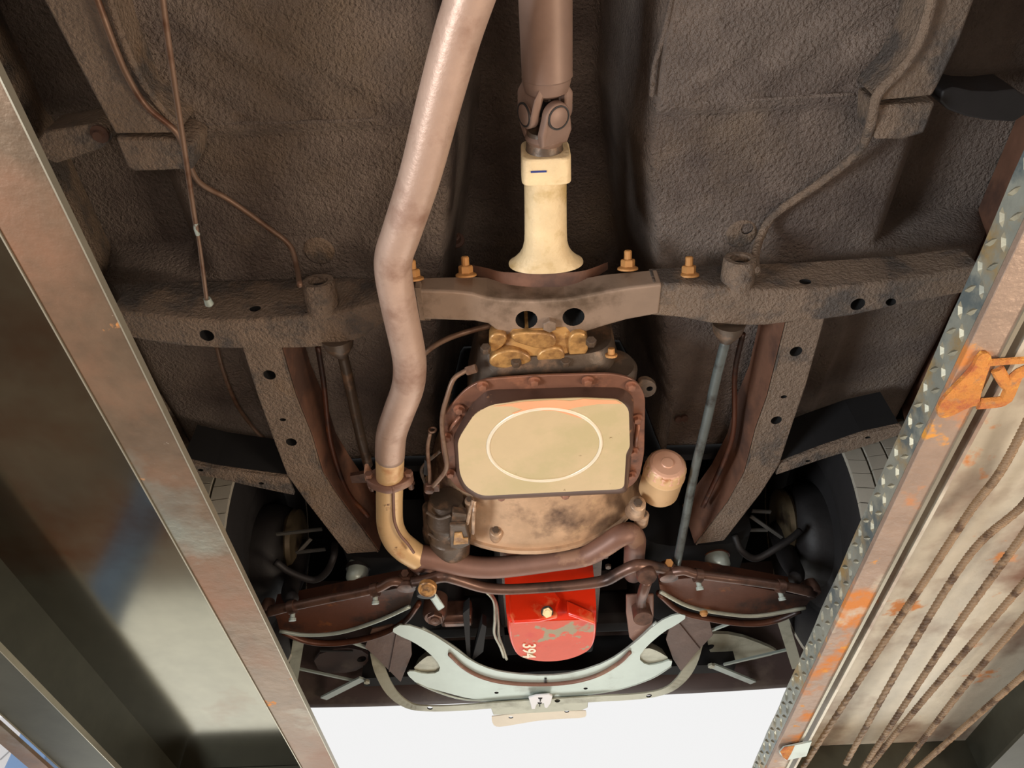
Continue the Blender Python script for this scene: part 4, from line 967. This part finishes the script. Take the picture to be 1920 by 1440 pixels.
# side braces and struts
br = thing('fender_brace', 'grey steel brace struts fanning out beside left end of the tie bar', 'brace', P(650, 1270, 1.03), 'fender braces')
obj('strut', bar(P(562, 1254, 1.08), P(668, 1277, 1.04), .008, .006), m_silver, br)
obj('strut', bar(P(607, 1309, 1.06), P(680, 1272, 1.03), .022, .006), m_silver, br)
obj('strut', bar(P(560, 1200, 1.07), P(549, 1272, 1.07), .030, .01), m_support, br)
obj('strut', bar(P(648, 1200, 1.0), P(690, 1215, 1.0), .008, .006), m_silver, br)
obj('strut_bolt', hexnut(P(688, 1276, 1.025), (0, 0, -1), .009, .008), m_support, br)
obj('strut', bar(P(600, 1219, 1.1), P(662, 1220, 1.1), .006, .006), m_dark, br)
br = thing('fender_brace', 'grey steel brace struts fanning out beside right end of the tie bar', 'brace', P(1400, 1240, 1.03), 'fender braces')
obj('strut', bar(P(1357, 1246, 1.04), P(1480, 1217, 1.08), .008, .006), m_silver, br)
obj('strut', bar(P(1334, 1247, 1.03), P(1412, 1279, 1.06), .020, .006), m_silver, br)
obj('strut', bar(P(1466, 1158, 1.07), P(1494, 1250, 1.07), .030, .01), m_support, br)
obj('strut', bar(P(1334, 1182, 1.0), P(1378, 1165, 1.0), .006, .006), m_silver, br)
obj('strut_bolt', hexnut(P(1333, 1246, 1.025), (0, 0, -1), .010, .008), m_support, br)
for s, pts in ((-1, [(585, 1232), (640, 1212), (690, 1222), (690, 1245), (660, 1262), (600, 1262)]), (1, [(1325, 1188), (1380, 1190), (1440, 1212), (1462, 1225), (1400, 1240), (1352, 1246), (1330, 1225)])):
    o = obj('gusset', prism(chaikin(PS(pts, 1.10), 1), (0, 0, .01)), m_support if s > 0 else m_bumper, bay)
    cut(o, [(P(1329 if s > 0 else 678, 1214 if s > 0 else 1236, 1.10), (0, 0, 1), .012, .03, 1.6, .6)])

# ---------------------------------------------------------------- lines along the floor
def fline(pts, r, m_, name, lb, cat, off=.012, grp=None):
    w = [fp(a, b, off + (c if c else 0)) for a, b, c in pts]
    return obj(name, tube(w, r, 10, 6), m_, smooth='all', label=lb, cat=cat, group=grp)
obj('brake_line', tube(ppath([(172, -30, 1.07), (190, 20, 1.07), (214, 85, 1.07), (240, 145, 1.075), (275, 200, 1.08), (328, 245, 1.08), (348, 285, 1.10), (372, 340, 1.13), (430, 375, 1.16), (500, 425, 1.165), (543, 460, 1.16), (556, 500, 1.13), (562, 535, 1.06)]), .0048, 10, 6), m_line, smooth='all', label='brown brake line crossing the left floor to the torque box', cat='pipe')
obj('fuel_line', tube(ppath([(196, -30, 1.08), (212, 20, 1.08), (235, 85, 1.08), (262, 145, 1.085), (300, 200, 1.09), (332, 232, 1.09)]), .0055, 10, 6), m_frame, smooth='all', label='dark fuel line beside the left brake line at top left', cat='pipe')
obj('fuel_line', tube(ppath([(1752, -40, 1.075), (1742, 20, 1.075), (1722, 80, 1.075), (1690, 130, 1.075), (1645, 178, 1.08), (1632, 235, 1.09), (1608, 285, 1.12), (1535, 345, 1.15), (1455, 400, 1.16), (1428, 440, 1.15), (1416, 480, 1.10), (1418, 510, 1.06)]), .0075, 12, 6), m_frame, smooth='all', label='caked fuel line crossing the right floor to the torque box', cat='pipe')
hc = thing('parking_brake_cable', 'thin brown parking brake cable hanging down the left floor', 'cable', P(350, 300, 1.03))
obj('cable', tube(ppath([(300, -40, 1.0), (310, 40, 1.0), (326, 150, 1.005), (347, 290, 1.015), (365, 410, 1.02), (371, 440, 1.025), (378, 490, 1.03), (388, 568, 1.04)]), [.0044, .0044, .0042, .0042, .0040, .0026, .0036, .0036], 10, 5), m_line, hc, smooth='all')
obj('cable_end', lathe(P(388, 560, 1.04), (0, 1, .1), [(0, .006), (.012, .0075), (.016, .004)], 12), m_silver, hc, smooth=True)
obj('cable_clip', tube(ppath([(367, 418, 1.02), (367, 428, 1.022), (371, 440, 1.025)]), .0034, 8, 3), m_silver, hc)
obj('toe_line', tube(ppath([(405, 645, 1.15), (420, 700, 1.16), (445, 760, 1.17), (480, 808, 1.18), (512, 835, 1.18)]), .0042, 10, 6), m_line, smooth='all', label='thin grey line curving left of the left side rail', cat='pipe')
for pts, lb in (([(596, 650, 1.10), (607, 720, 1.10), (620, 830, 1.10), (650, 920, 1.09), (690, 968, 1.08)], 'brown line along inner face of the left side rail'), ([(1393, 625, 1.10), (1378, 700, 1.10), (1376, 800, 1.09), (1360, 858, 1.08), (1318, 950, 1.08)], 'brown line along inner face of the right side rail')):
    obj('rail_line', tube(ppath(pts), .0055, 10, 6), m_arm, smooth='all', label=lb, cat='pipe', group='lines along the side rails')
# small clips and levers at the front end of the left rail
pk = thing('cable_clevis', 'tan clevis with threaded end left of the exhaust flange', 'clevis', P(690, 895, 1.04))
obj('clevis_plate', prism(PS([(656, 893), (685, 888), (690, 905), (660, 906)], 1.06), (0, 0, .01)), m_steer, pk)
obj('threaded_end', lathe(P(690, 885, 1.04), (0, 1, -.1), [(-.02, .004), (0, .009), (.02, .009), (.024, .006), (.05, .005)], 14), m_filter, pk, smooth=True)

# ---------------------------------------------------------------- signs seen beyond the runways
def flatsign(name, pts, y, m_, lb, cat, extra=()):
    t = thing(name, lb, cat, PY(*pts[0], y))
    obj('panel', prism([PY(a, b, y) for a, b in pts], (0, .03, 0)), m_, t)
    for nm, pp_, mm in extra:
        obj(nm, prism([PY(a, b, y - .004) for a, b in pp_], (0, .003, 0)), mm, t)
flatsign('wall_banner', [(-160, 1345), (130, 1345), (130, 1560), (-160, 1560)], 4.5, m_white, 'white wall banner with a grey letter at the lower left corner', 'banner',
         [('letter_c', [(26, 1424), (20, 1424), (14, 1431), (15, 1440), (22, 1446), (24, 1444), (18, 1439), (17, 1432), (21, 1427), (26, 1427)], m_greyink),
          ('numeral', [(34, 1408), (44, 1417), (42, 1420), (32, 1411)], m_greyink), ('rule', [(0, 1423), (24, 1401), (25, 1402), (0, 1425)], m_greyink)])
for x, y, w, m_, lb in ((-1.725, 2.62, .13, m_blue, 'light blue lift column behind the left runway, seen at the lower left corner'), (2.03, 2.72, .13, m_navy, 'navy blue lift column behind the right runway, seen at the lower right corner')):
    t = thing('lift_column', lb, 'lift column', (x, y, -H))
    obj('post', box((x, y, .1), (w, .12, 2.68)), m_, t, bevel=.006)
    obj('foot_plate', box((x, y, -H + .008), (.3, .3, .015)), m_, t)
flatsign('wall_sign', [(1780, 1450), (1860, 1352), (1990, 1250), (2000, 1600), (1780, 1600)], 4.4, m_silver, 'grey white wall sign with yellow outline at the lower right corner', 'sign',
         [('yellow_border', [(1872, 1440), (1876, 1424), (1888, 1414), (1925, 1413), (1960, 1440), (1960, 1500), (1872, 1500)], m_yellow)])
obj_f = None
t = [o for o in bpy.data.objects if o.name == 'wall_sign'][0]
obj('sign_field', prism([PY(a, b, 4.39) for a, b in [(1879, 1440), (1883, 1426), (1890, 1419), (1925, 1419), (1950, 1445), (1950, 1495), (1879, 1495)]], (0, .003, 0)), m_platebr, t)
